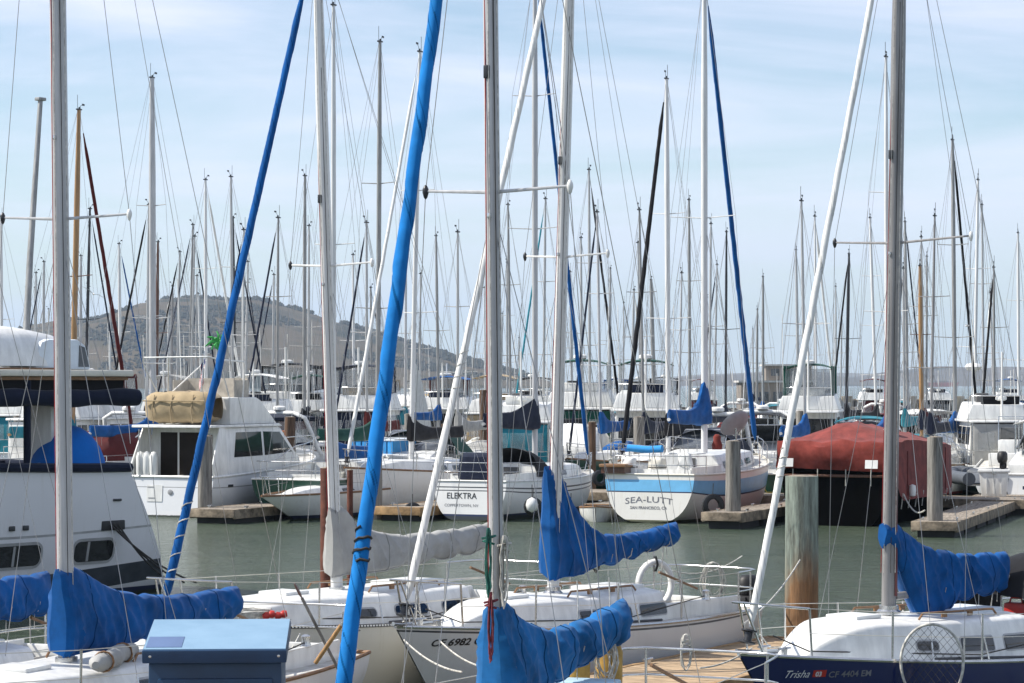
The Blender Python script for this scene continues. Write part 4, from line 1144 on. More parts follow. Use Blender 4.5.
pile('grey pile in front of the green topped motor yacht at right', wx(801, 104), 104, .2, wz(411, 104), PILEG)
pile('grey pile left of green windshield cruiser', wx(409, 101), 101, .19, wz(414, 101), PILEG)
for i, (px, py, Y, m, t) in enumerate(((18, 416, 112, PILEG, 'pale'), (700, 418, 118, PILEG, 'grey'), (858, 428, 92, PILEG, 'pale grey'), (520, 436, 104, PILEG, 'light grey'), (975, 420, 125, PILEG, 'weathered'), (445, 424, 120, PILEB, 'brown'), (256, 424, 112, PILEB, 'brown'))):
    pile(('%s pile standing among the boats %s') % (t, ('at far left under the dark canopy', 'behind sky blue striped ketch', 'behind the red cover', 'between the two middle white masts', 'beyond the white dock boxes', 'behind green canvas cruiser', 'behind the flybridge cruiser bow')[i]), wx(px, Y), Y, .19, wz(py, Y), m)
for k, (px0, Y0) in enumerate(((-340, 136), (-450, 172), (-560, 225))):
    c = Vector((wx(0, Y0) - 20, Y0 + 12, 0))
    dock('distant walkway dock %s' % ('behind the second row of boats', 'behind the third row of boats', 'farthest from the wharf before the breakwater')[k], (c.x, c.y), 90, 2.4, math.atan2(E.y, E.x) + .12, .5, cleats=False)
tire('black tyre fender on dock end left of hull lettered ELEKTRA', wx(413, 82), 82 - .35, wz(511, 82), .3)
tire('black tyre fender behind white float under hull lettered ELEKTRA', wx(533, 81), 80.6, wz(506, 81), .3)
tire('black tyre fender with white centre off the pale bow beside finger', wx(600, 84), 84, wz(478, 84), .3, r=.27)
tire('dark blue tyre fender on side of the sky blue striped ketch', wx(713, 78.8), 78.8, wz(505, 79), .3, r=.36)
dock_box('big white dock box with lid on the wide grey dock', wx(994, 88.5), 88.5, .46, 1.0, .75, .95, R(-12))
dock_box('white dock box left of white skiff engine beyond the inflatable', wx(968, 104), 104, .5, .85, .6, .78, R(-12))
dock_box('low white dock box in the shade of the tan wooden mast', wx(905, 100), 100, .5, 1.1, .6, .7, R(-12))

# blue steel cabinet on the wharf
def cabinet():
    m = mat('dark_blue_cabinet_paint', (.008, .042, .105), .4, 0, .2, 3.); ml = mat('sunlit_blue_lid_paint', (.20, .32, .43), .5, 0, .12, 5., col2=(.165, .28, .39))  # sunlight on the lid top is put into its paler blue
    Y = 9.5; root = thing('utility_cabinet', 'dark blue steel cabinet with louvred front and pale blue sloping lid', 'cabinet', (wx(221, Y + .2), Y, 2.75), R(3.))
    w, d, hh = .50, .40, .60
    MB().box((0, d / 2 + .02, hh / 2), (w, d, hh)).build('body', m, root, bevel=.008)
    MB().box((0, .014, hh / 2 - .015), (w - .07, .02, hh - .09)).build('door', m, root, bevel=.006)
    o = None
    vs = [(-.27, -.03, hh + .002), (.27, -.03, hh + .002), (.27, d + .05, hh + .07), (-.27, d + .05, hh + .07)]
    lid = MB().slab(vs, (0, -.14, 1), .05).build('lid', [m], root, bevel=.006)
    MB().slab([Vector(p) + Vector((.004 if p[0] < 0 else -.004, .004 if p[1] < 0 else -.004, .051)) for p in vs], (0, -.14, 1), .003).build('lid_top', ml, lid)
    MB().slab([(-.258, .0, hh + .0595), (-.125, .0, hh + .0595), (-.125, .16, hh + .0825), (-.258, .16, hh + .0825)], (0, -.14, 1), .0022).build('faded_patch', mat('greyed_blue_patch', (.10, .16, .30), .6), lid)
    for x in (-.16, .16): MB().tube([(x - .03, d + .065, hh + .085), (x + .03, d + .065, hh + .085)], .012, 8).build('hinge', STEEL, lid)
    for x in (-.24, .24): MB().lathe([(.007, 0), (.006, .004), (0, .005)], (x, -.03, hh + .03), 8, ax=(0, -1, 0)).build('rivet', STEEL, lid)
    MB().slab([(-.13, .3, hh + .098), (.12, .31, hh + .0995), (.13, .318, hh + .1007), (-.12, .309, hh + .0993)], (0, -.14, 1), .001).build('scuff', GELB, lid)
    for x in (-.1, .11):
        for z in (.46, .43): MB().box((x, .0, z), (.1, .02, .012)).build('louvre', m, root, bevel=.004)
cabinet()
# ------------------------------------------------------------------ near row of sailing boats, bows towards the wharf
def heading(deg): return R(270 - deg)      # bow towards the camera, turned deg to the left

def sub(par, name): return [c for c in par.children if c.name.split('.')[0] == name][0]

# 0: only the boom end and deck show at the left edge
b0 = sailboat('sloop at the left edge, only its blue covered boom end and deck in view', -7.0, 27.0, heading(21), L=8.6, J=3.5, B=2.75, fbs=1.0, fbb=1.2, mh=11.2, md=.14,
         mm=ALU, lod=0, boom=(3.9, 1.72, 1.78), cover=(BLUE, .9, .36, .15, 5.), trunk=(.42, .6), rail=TEAK)
# 1: left sloop
b1 = sailboat('sloop with grey white mast at left and dark royal blue sail cover', wx(66.5, 27.4), 27.4, heading(22), L=9.2, J=3.7, B=2.9, fbs=.98, fbb=1.2, mh=13.5, md=.165,
         mm=MASTG, lod=0, boom=(3.95, 1.62, 1.74), cover=(BLUE, .78, .17, .17, 3.6, .16), trunk=(.38, .62), rail=TEAK, tip=(-.16, 0), spread=((wz(219, 27.4), .80),), step=1.36, wr=.0045)
# 2: grey cover
b2 = sailboat('white sloop with pale grey sail cover, slotted dark toe rail and blue furled jib', wx(337, 35.6), 35.6, heading(35), L=8.6, J=3.75, B=2.7, fbs=1.02, fbb=1.27, mh=10.7, md=.15,
         mm=MASTW, hm=HC, lod=0, boom=(4.0, 1.86, 2.1), cover=(GREYC, .8, .2, .13, 7., .16), furl=(BLUE, .06, 14), trunk=(.46, .66), rail=BLACKM, tip=(-.29, 0),
         spread=((wz(266, 35.6), .74),), step=1.46, winx=((.02, .2, .36, .72, .45), (.30, .49, .36, .72, .45), (.6, .72, .38, .68, .5)), glass=GLASS)
# slots of the toe rail
h, tk, on = root_h[b2.name]
mb = MB()
for sd in (1, -1):
    for i in range(150):
        t = .06 + .9 * i / 150; p = h.pt(t, 1, sd, .019)
        mb.box((p.x, p.y, p.z + .012), (.03, .012, .024))
mb.build('slot', GEL, sub(b2, 'toe_rail'), smooth=0)
# 3: nearest, hull below the frame
b3 = sailboat('nearest sloop with thick bright blue furled jib and bunched blue sail cover', wx(498, 22.5), 22.5, heading(26), L=8.2, J=3.12, B=2.5, fbs=.95, fbb=1.15, mh=11.1, md=.128,
         mm=MASTG, lod=0, boom=(2.85, 1.64, 2.08), cover=(BLUEN, .8, .2, .2, 5., .18, 0, 0, .24), furl=(BLUEB, .066, 12), trunk=(.34, .62), rail=TEAK, tip=(-.1, 0), spread=((wz(192, 22.5), .72),), step=1.28)
# 4: CF 6982
b4 = sailboat('pale grey sloop numbered CF 6982 GN with deep blue sail cover and white furled jib', wx(553, 36.1), 36.1, heading(38), L=7.7, J=3.45, B=2.35, fbs=.95, fbb=1.18, mh=11.7, md=.15,
         mm=MASTW, hm=HG, lod=0, boom=(3.15, 1.72, 2.1), cover=(BLUE, 1.5, .2, .16, 6.2, .1), furl=(WHITEC, .054, 11), trunk=(.44, .66), rail=STEEL, tip=(.28, 0),
         spread=((wz(257, 36.1), .74),), step=1.42, winx=((.0, .2, .34, .74, .25), (.27, .43, .36, .72, .25), (.5, .62, .4, .7, .3)), glass=GLASS,
         stripes=((.955, .975, GREYP),))
h4 = root_h[b4.name][0]
hl4 = sub(b4, 'hull')
hull_text(h4, 'CF 6982 GN', 2.96, .9, .13, LETTER, hl4, 1, shear=.25, bold=.004, kx=1.15, name='registration')
def sticker(h, hull, x, z, w, hh, m, name='renewal_sticker', side=1):
    MB().slab([h.pt(*h.inv(x - side * a * w, z + b * hh), side, .004) for a, b in ((0, 0), (1, 0), (1, 1), (0, 1))], (0, side, 0), .002).build(name, m, hull)
sticker(h4, hl4, 1.9, .89, .12, .11, REDP)
hull_text(h4, 'SANTANA', 1.9, .52, .12, LETTERG, hl4, 1, kx=1.2, name='faded_name')
outboard(b4, -4.55, .35, 1.08)
MB().box((-4.45, .35, .95), (.1, .3, .3)).build('motor_bracket', BLACK, b4, bevel=.01)
# 5: Trisha
b5 = sailboat('navy blue hulled sloop named Trisha with white cabin and blue sail cover', wx(888.5, 32.2), 32.2, heading(46), L=7.2, J=2.9, B=2.5, fbs=.78, fbb=1.16, mh=11.2, md=.165,
         mm=MASTD, hm=HN, lod=0, boom=(2.6, 1.68, 1.8), cover=(BLUE, .95, .34, .12, 3.6, .14, .8, .26), furl=(WHITEC, .048, 12), trunk=(.56, .70), rail=STEEL, tip=(.17, 0), deckm=GELB,
         spread=((wz(243, 32.2), 1.08),), step=1.5, winx=((.03, .21, .34, .70, .2), (.29, .50, .34, .70, .2), (.64, .76, .38, .64, .5)), glass=GLASS, hullkw=dict(sagz=.03))
h5 = root_h[b5.name][0]; hl5 = sub(b5, 'hull')
hull_text(h5, 'Trisha', 2.36, .86, .13, LETTERW, hl5, 1, shear=.35, kx=.85, name='boat_name')
sticker(h5, hl5, 2.04, .86, .15, .085, REDP)
hull_text(h5, '03', 2.015, .87, .08, LETTERW, hl5, 1, bold=.003, kx=.9, name='sticker_number', out=.012)
hull_text(h5, 'CF 4404 EM', 1.86, .85, .105, LETTERG, hl5, 1, bold=.002, kx=1.0, name='registration')
P = [h5.pt(*h5.inv(1.72 - a, .47 + b), 1, .006) for a, b in ((-.16, .0), (0, .28), (.02, .06))]
Q = [h5.pt(*h5.inv(1.72 - a, .47 + b), 1, .006) for a, b in ((.03, .2), (.15, .0), (.06, .04))]
MB().add(P + Q, [(0, 1, 2), (3, 4, 5)]).build('sail_emblem', LETTERW, hl5, smooth=0)
rod('red_halyard', [Vector((-.03, .095, 1.7)), Vector((-.03, .10, 6.)), Vector((-.02, .10, 10.)) ], .02, mat('maroon_strip', (.16, .05, .05), .6), sub(b5, 'mast'), 5)

# gear lying on or hanging from the near boats
def fender(label, p, s=1., group='ochre fenders hanging at the stern of the nearest sloop'):
    r = thing('fender', label, 'fender', p, 0, group)
    MB().lathe([(.0, -.32 * s), (.09 * s, -.29 * s), (.125 * s, -.2 * s), (.13 * s, .15 * s), (.1 * s, .24 * s), (.035 * s, .29 * s), (.03, .36 * s), (0, .36 * s)], (0, 0, 0), 16).build('body', YELLOW, r, smooth=50)
    rod('lanyard', [(0, 0, .33 * s), (.01, .0, .6 * s), (0, .02, .85 * s)], .008, LINEW, r)
def at(px, py, Y): return (wx(px, Y), Y, wz(py, Y))
fender('ochre fender wrapped in dark line below the blue sail cover', at(577, 668, 24.6))
fender('ochre fender with pale rope coil below the end of the blue sail cover', at(609, 668, 24.9), 1.05)

def coil(label, p, m, rad=.2, n=7, drop=.42, group=None, name='rope_coil', rz=0):
    r = thing(name, label, 'rope', p, rz, group); g = random.Random(int(abs(p[0]) * 100)); mb = MB()
    for k in range(n):
        w = rad * g.uniform(.35, .6); dd = drop * g.uniform(.8, 1.1); pts = []
        for i in range(17):
            a = 2 * PI * i / 16
            pts.append((w * math.sin(a) + g.uniform(-.01, .01), .012 * (k - n / 2) + g.uniform(-.01, .01), -dd / 2 + dd / 2 * math.cos(a)))
        mb.tube(pts, .0065, 5, cap=False)
    mb.build('loops', m, r, smooth=60)
    rod('hitch', [(-.06, -.03, -.09), (.06, .03, -.07), (-.05, .03, -.12), (.05, -.03, -.14)], .011, m, r)
coil('pale rope coil hung over ochre fender on nearest sloop', at(606, 640, 24.7), LINEW, .2, 8, .4)
coil('red and maroon line bundle hanging on the nearest mast', (wx(493, 22.3) - .02, 22.28, wz(592, 22.3)), mat('maroon_rope', (.22, .04, .05), .9, 0, .3, 14.), .035, 6, .6)
coil('dark green line bundle hanging above nearest blue sail cover', (wx(492, 22.3) - .03, 22.3, wz(528, 22.3)), LINEG, .035, 6, .6)
coil('white line bundle hung right of the nearest mast', (wx(502, 22.3) + .02, 22.4, wz(536, 22.3)), LINEW, .06, 7, .6)
coil('grey rope coil hanging on the stern rail behind the pale grey sloop', at(713, 562, 39.7), LINEW, .34, 10, .62)
coil('small white line hanging on rail over the tan dock', at(686, 634, 30.2), LINEW, .12, 4, .42)
coil('pale line coil hanging on backstay left of white life ring', at(596, 548, 37.5), LINEB, .12, 4, .35)

def lifering():
    r = thing('horseshoe_buoy', 'white horseshoe life ring on the stern of pale grey sloop', 'life ring', at(655, 584, 38.6), R(30))
    pts = [(.30 * math.cos(R(a)), 0, .34 * math.sin(R(a))) for a in range(-70, 251, 16)]
    MB().tube(pts, .058, 10, oval=.8).build('ring', WHITEC, r, smooth=60)
    rod('strap', [(.0, -.02, .42), (0, -.08, .30), (0, -.02, .2)], .02, BLACK, r)
    rod('holder', [(.0, .03, -.5), (0, .03, .5)], .014, STEEL, r)
lifering()

def landing_net():
    Y = 30.75; r = thing('landing_net', 'round fishing landing net leaning on the side of the navy hull', 'fishing net', at(932, 662, Y), R(-8))
    a, b = .375, .46
    ring = [(a * math.sin(t), 0, b * math.cos(t) * (1 if math.cos(t) > 0 else 1.15)) for t in [2 * PI * i / 40 for i in range(41)]]
    MB().tube(ring, .017, 8, cap=False).build('hoop', LINEW, r, smooth=60)
    mb = MB()
    for k in range(-8, 9):
        for s in (1, -1):
            pts = []
            for i in range(25):
                u = -1.3 + 2.6 * i / 24; x = (u * .7 + k / 8 * 1.) ; z = s * (u * .7 - k / 8 * 1.)
                if x * x + z * z < .99: pts.append((x * a, .22 * (1 - x * x - z * z) ** .8, z * b))
            if len(pts) > 2: mb.tube(pts, .0026, 3, cap=False)
    mb.build('mesh', LINEB, r, smooth=0)
    rod('handle', [(0, 0, -b * 1.12), (0, .05, -b - .7)], .018, ALU, r, 8)
landing_net()

def red_can():
    r = thing('fuel_can', 'red fuel can on cabin side of the navy sloop', 'fuel can', at(1017, 612, 33.9), R(-30))
    MB().box((0, 0, .0), (.32, .2, .26)).build('body', REDP, r, bevel=.04)
    rod('handle', [(-.1, 0, .12), (-.08, 0, .19), (.06, 0, .19), (.08, 0, .12)], .015, REDP, r)
    MB().lathe([(.04, 0), (.04, .05), (0, .06)], (.12, 0, .12), 10).build('cap', BLACK, r)
red_can()

def dodger5():
    h, tk, on = root_h[b5.name]; rows = []
    for i in range(9):
        t = i / 8; x = -2.35 - 1.2 * t; w = .78
        zz = 1.0 * (math.sin(PI * min(.5, .12 + .45 * t)) ** .8)
        rows.append([(x, w * math.cos(PI * j / 14), h.deckz(x) + .32 + zz * max(0, math.sin(PI * j / 14)) ** .5 + .03 * noise.noise(Vector((x * 4, j * .6, 3)))) for j in range(15)])
    MB().grid(rows).build('spray_hood', BLACKC, b5, smooth=60)
    rod('hood_frame', [(rows[-1][j][0], rows[-1][j][1], rows[-1][j][2] + .01) for j in range(15)], .016, STEEL, b5, 6)
dodger5()

def red_floats():
    Y = 33.4; r = thing('rope_float', 'red floats with pale coiled line on foredeck behind the blue cabinet', 'rope', at(262, 622, Y), R(10))
    for k in range(4): MB().lathe([(0, -.045), (.04, -.04), (.055, 0), (.04, .04), (0, .045)], (.05 + .08 * k, .0, .08 + .02 * (k % 2)), 12, ax=(1, 0, .2)).build('float', REDP, r, smooth=60)
    mb = MB(); g = random.Random(4)
    for k in range(8):
        mb.tube([(-.32 + (.36 + .02 * k) * math.cos(t) * .9, .1 + .2 * math.sin(t), .02 + .018 * k + g.uniform(0, .02)) for t in [2 * PI * i / 18 for i in range(19)]], .011, 5, cap=False)
    mb.build('coil', LINEW, r, smooth=60)
red_floats()

# boathook and oar standing on the near finger between the sloops
def poles():
    Y = 30.0
    r = thing('wooden_oar', 'wooden oar with dark brown blade leaning beside blue furled jib', 'oar', at(296, 640, Y))
    a, b = Vector((.07, 0, .5)), Vector((.6, .25, -.6))
    d_ = (a - b).normalized()
    rod('shaft', [b, a], .019, PILEG, r, 8)
    MB().tube([a, a + d_ * .06, a + d_ * .16, a + d_ * .2], [.02, .045, .045, .02], 10, oval=.35).build('blade', WOODD, r)
    r = thing('boathook', 'pale wooden boathook pole leaning towards the blue furled jib', 'boathook', at(327, 648, 26.5))
    rod('pole', [(-.13, .1, -.17), (.15, -.02, .24)], .024, WOOD, r, 8)
    rod('hook', [(.14, -.02, .22), (.18, -.03, .3), (.21, -.03, .28), (.2, -.03, .23)], .014, STEEL, r)
poles()
def cooler():
    Y = 24.0; r = thing('cooler', 'pale blue white cooler lid on the nearest sloop', 'cooler', (wx(583, Y), Y, wz(690, Y)), R(-18))
    MB().box((0, 0, -.12), (.62, .36, .3)).build('tub', GELB, r, bevel=.03)
    MB().box((0, 0, .06), (.66, .4, .07)).build('lid', mat('pale_blue_plastic', (.42, .6, .72), .5), r, bevel=.03)
    rod('handle', [(-.34, -.1, 0), (-.36, 0, .06), (-.34, .1, 0)], .012, GELB, r)
cooler()
def dock_lines():
    for lab, a, b, s in (('white mooring line sagging from the pale grey bow cleat', at(439, 640, 33.5), at(505, 668, 30.5), .12),
                         ('white mooring line across the water from the pale grey stern', at(648, 560, 39.5), at(742, 556, 41), .25),
                         ('white line from pile to bow of the navy sloop', at(742, 625, 30.6), at(800, 560, 38.3), .1),
                         ('pale mooring line from the navy sloop bow down to the tan dock', at(752, 648, 30.6), at(700, 668, 30.0), .05),
                         ('grey mooring line from bow of sloop with slotted toe rail towards wharf', at(300, 634, 33.2), at(240, 690, 24), .15),
                         ('pale mooring line from pale grey bow to the nearest sloop side', at(404, 640, 33.3), at(462, 672, 30), .08)):
        o = rod('mooring_line', sag(a, b, s, 14), .011, LINEW, None); tag(o, lab, 'rope')
dock_lines()

def lashing(boat, t0, t1, turns, r, m=LINEW):
    """rope wound round a furled headsail"""
    f = sub(boat, 'furled_jib'); vs = [v.co for v in f.data.vertices]; n = 44; k = len(vs) // n - 1
    pts = []
    for i in range(int(turns * 12) + 1):
        u = i / (turns * 12); s = t0 + (t1 - t0) * u; j = int(s * k)
        ring = vs[j * n:(j + 1) * n]; c = sum(ring, Vector()) / n
        a = (i / 12 * n) % n; p = ring[int(a)]
        pts.append(c + (p - c) * 1.08)
    rod('lashing', pts, r, m, f, 5)
lashing(b2, .045, .16, 4.5, .009)
lashing(b3, .17, .20, 3, .012, LINEB)
lashing(b4, .30, .36, 3.5, .007)
lashing(b5, .2, .24, 3, .007)
def sail_bag():
    M = b1.matrix_basis
    t = thing('sail_bag', 'greyish white rolled sail bag on the cabin top under the left blue sail cover', 'sail bag', at(114, 657, 27.2), heading(22) + .3)
    MB().tube([(-.85 + .17 * i, .03 * math.sin(i * 1.3), .01 * math.cos(i * 2)) for i in range(11)], [.04, .09, .10, .095, .105, .10, .095, .10, .095, .08, .04], 14, fn=lambda i, a: 1 + .1 * noise.noise(Vector((i * .7, math.cos(a) * 2, math.sin(a) * 2)))).build('bag', GREYC, t, smooth=60)
    for x in (-.4, .45): MB().tube([(x, .108 * math.cos(a), .108 * math.sin(a)) for a in [2 * PI * j / 12 for j in range(13)]], .012, 5).build('strap', TEAK, t)
sail_bag()
# ------------------------------------------------------------------ front row across the fairway
def trawler():
    ang = heading(40); bx, by = math.cos(ang), math.sin(ang)
    o = Vector((-9.42, 53.4, 0))
    root = thing('motor_yacht', 'big white trawler yacht at left with navy roof curtain and upturned dinghy', 'motor boat', o, ang)
    h = Hull(0, 13.5, 4.3, 2.62, 3.2, tr=.93, sm=.5, rb=1.6, rt=-1.5, tb=-.25, ex=.42, zx=.9, sagz=.0, dk=-.6)
    hl = build_hull(h, root, hull_mat('trawler_white', (.70, .70, .71), dirt=.25), ((.20, .345, GREYP), (.585, .60, FRAMEG)), 40, NONSKID, None)
    mb = MB()
    for sd in (1, -1): mb.tube([h.pt(t, 1, sd, .02) + Vector((0, 0, .06)) for t in [i / 30 for i in range(31)]], .095, 8)
    mb.tube([h.pt(0, 1, 1) + Vector((0, 0, .06)), h.pt(0, 1, -1) + Vector((0, 0, .06))], .095, 8)
    mb.build('cap_rail', NAVYC, root)
    for x0, x1 in ((.35, 1.4), (2.3, 4.3), (5.2, 7.0)):
        for nm, g, m, out in (('porthole_frame', .06, FRAMEG, .008), ('porthole', 0, GLASS, .014)):
            ring = rrect(x0 - g, x1 + g, .78 - g, 1.2 + g, .14 + g, 4)
            p = [h.pt(*h.inv(x, z), 1, out) for x, z in ring]
            MB().slab(p, (0, 1, 0), .006).build(nm, m, hl)
            if g == 0: MB().slab([h.pt(*h.inv(x, z), 1, .02) for x, z in ((x0 + .66, .79), (x0 + .72, .79), (x0 + .72, 1.19), (x0 + .66, 1.19))], (0, 1, 0), .006).build('mullion', FRAMEG, hl)
    for x, z in ((.35, 2.02), (2.75, 1.55), (3.1, 1.55)):
        p = h.pt(*h.inv(x, z), 1, .01); MB().box(p, (.22 if z > 2 else .14, .05, .05 if z > 2 else .1)).build('vent', BLACKM, hl, bevel=.015)
    p = h.pt(*h.inv(.42, 1.5), 1, .012); MB().box(p, (.62, .04, .2)).build('hawse_hole', BLACK, hl, bevel=.02)
    for k in range(3):
        rod('mooring_rope', sag(p + Vector((-.1 + .1 * k, .04, .02)), p + Vector((-1.0 - .15 * k, .7 + .2 * k, -1.2)), .15), .02, LINEB, root, 6)
    # roof over the side deck, rolled navy curtains, posts
    ro = MB().box((4.9, 0, 4.62), (9.9, 4.15, .13)).build('roof', GELC, root, bevel=.03)
    MB().box((4.9, 0, 4.515), (9.7, 4.0, .07)).build('roof_edge', TEAK, ro)
    for sd in (1, -1):
        MB().tube([(-.25 + .4 * i, sd * 1.95, 4.12 + .015 * math.sin(i)) for i in range(26)], [.17 + .02 * math.sin(i * 1.7) for i in range(26)], 12, oval=.9).build('rolled_curtain', NAVYC, ro)
        MB().box((4.9, sd * 1.9, 4.4), (9.6, .05, .28)).build('valance', BLACKC, ro)
        for x in (2.6, 5.9, 9.0): rod('post', [(x, sd * 1.9, 2.6), (x, sd * 1.9, 4.5)], .075, NAVYC, ro, 8)
    MB().tube([(.2, -1.95, 4.13), (.2, 1.95, 4.13)], .16, 12).build('rolled_curtain', NAVYC, ro)
    MB().box((1.35, 1.0, 3.35), (.4, .5, 1.9), .2, 0, 1.5).build('davit_post', GEL, root, bevel=.05)
    rows = []
    for i in range(11):
        t = i / 10; x = .3 + 1.5 * t
        rows.append([(x, 1.3 + .7 * math.cos(PI * j / 10) * math.sin(PI * (.06 + .88 * t)) ** .5, 2.62 + .95 * math.sin(PI * (.04 + .92 * t)) ** .8 * math.sin(PI * j / 10) ** .6) for j in range(11)])
    MB().grid(rows).build('blue_tarp', fabric('deck_tarp_blue', (.01, .14, .5), .15), root, smooth=60)
    MB().box((7, 0, 3.5), (5.6, 2.9, 1.9)).build('deckhouse', GEL, root, bevel=.05)
    for k in range(4): MB().box((4.9 + 1.25 * k, 1.455, 3.75), (.95, .02, .7)).build('window', GLASS, root)
    rod('steadying_mast', [(1.9, .95, 4.68), (1.55, .7, 7.), (.95, .3, 10.3)], [.075, .065, .05], ALUD, root, 10)
    MB().box((.95, .3, 10.32), (.2, .15, .07)).build('mast_cap', ALUD, root, bevel=.02)
    rod('mast_rope', [(2.1, .95, 4.72), (1.75, .97, 5.1), (1.4, .95, 4.75)], .05, TEALC, root, 6)
    # boats and boxes stowed on the roof are things of their own
    M = Matrix.Translation(o) @ Matrix.Rotation(ang, 4, 'Z')
    d = thing('dinghy', 'white dinghy upside down on roof of the trawler yacht', 'dinghy', M @ Vector((3.6, .75, 4.62)), ang)
    dh = Hull(-2.6, 5.0, 1.9, .82, .82, tr=.8, rb=.5, rt=.05, tb=.2, ex=.55, dk=0, sagz=.0)
    rows = []
    for t in [i / 20 for i in range(21)]:
        r_ = [dh.pt(t, q, 1) for q in (1, .85, .65, .45, .25, .1, 0)]; r_ += [Vector((p.x, -p.y, p.z)) for p in reversed(r_[:-1])]
        rows.append([Vector((p.x, p.y, .96 - p.z)) for p in r_])
    mb = MB().grid(rows); k = len(mb.v); mb.v += [tuple(p) for p in rows[0]]; mb.f.append(tuple(range(k, k + 13))); mb.m.append(0)
    mb.build('hull', GEL, d, smooth=40)
    for sd in (1, -1): rod('rubbing_strake', [(p.x, p.y, .9 - p.z) for p in [dh.pt(i / 20, 1, sd, .015) for i in range(21)]], .03, TEAK, d)
    b = thing('deck_locker', 'grey white rounded locker on the trawler roof beside the dinghy', 'locker', M @ Vector((1.45, 1.2, 4.69)), ang)
    MB().prism([(-.75, 0), (.72, 0), (.7, .2), (.55, .56), (.35, .62), (-.4, .62), (-.6, .5)], .42).build('shell', GELB, b, bevel=.06)
    for sd in (1, -1): MB().slab([(-.68, sd * .424, .06), (-.4, sd * .424, .06), (-.42, sd * .424, .5), (-.56, sd * .424, .46)], (0, sd, 0), .01).build('dark_pane', GLASSB, b)
trawler()

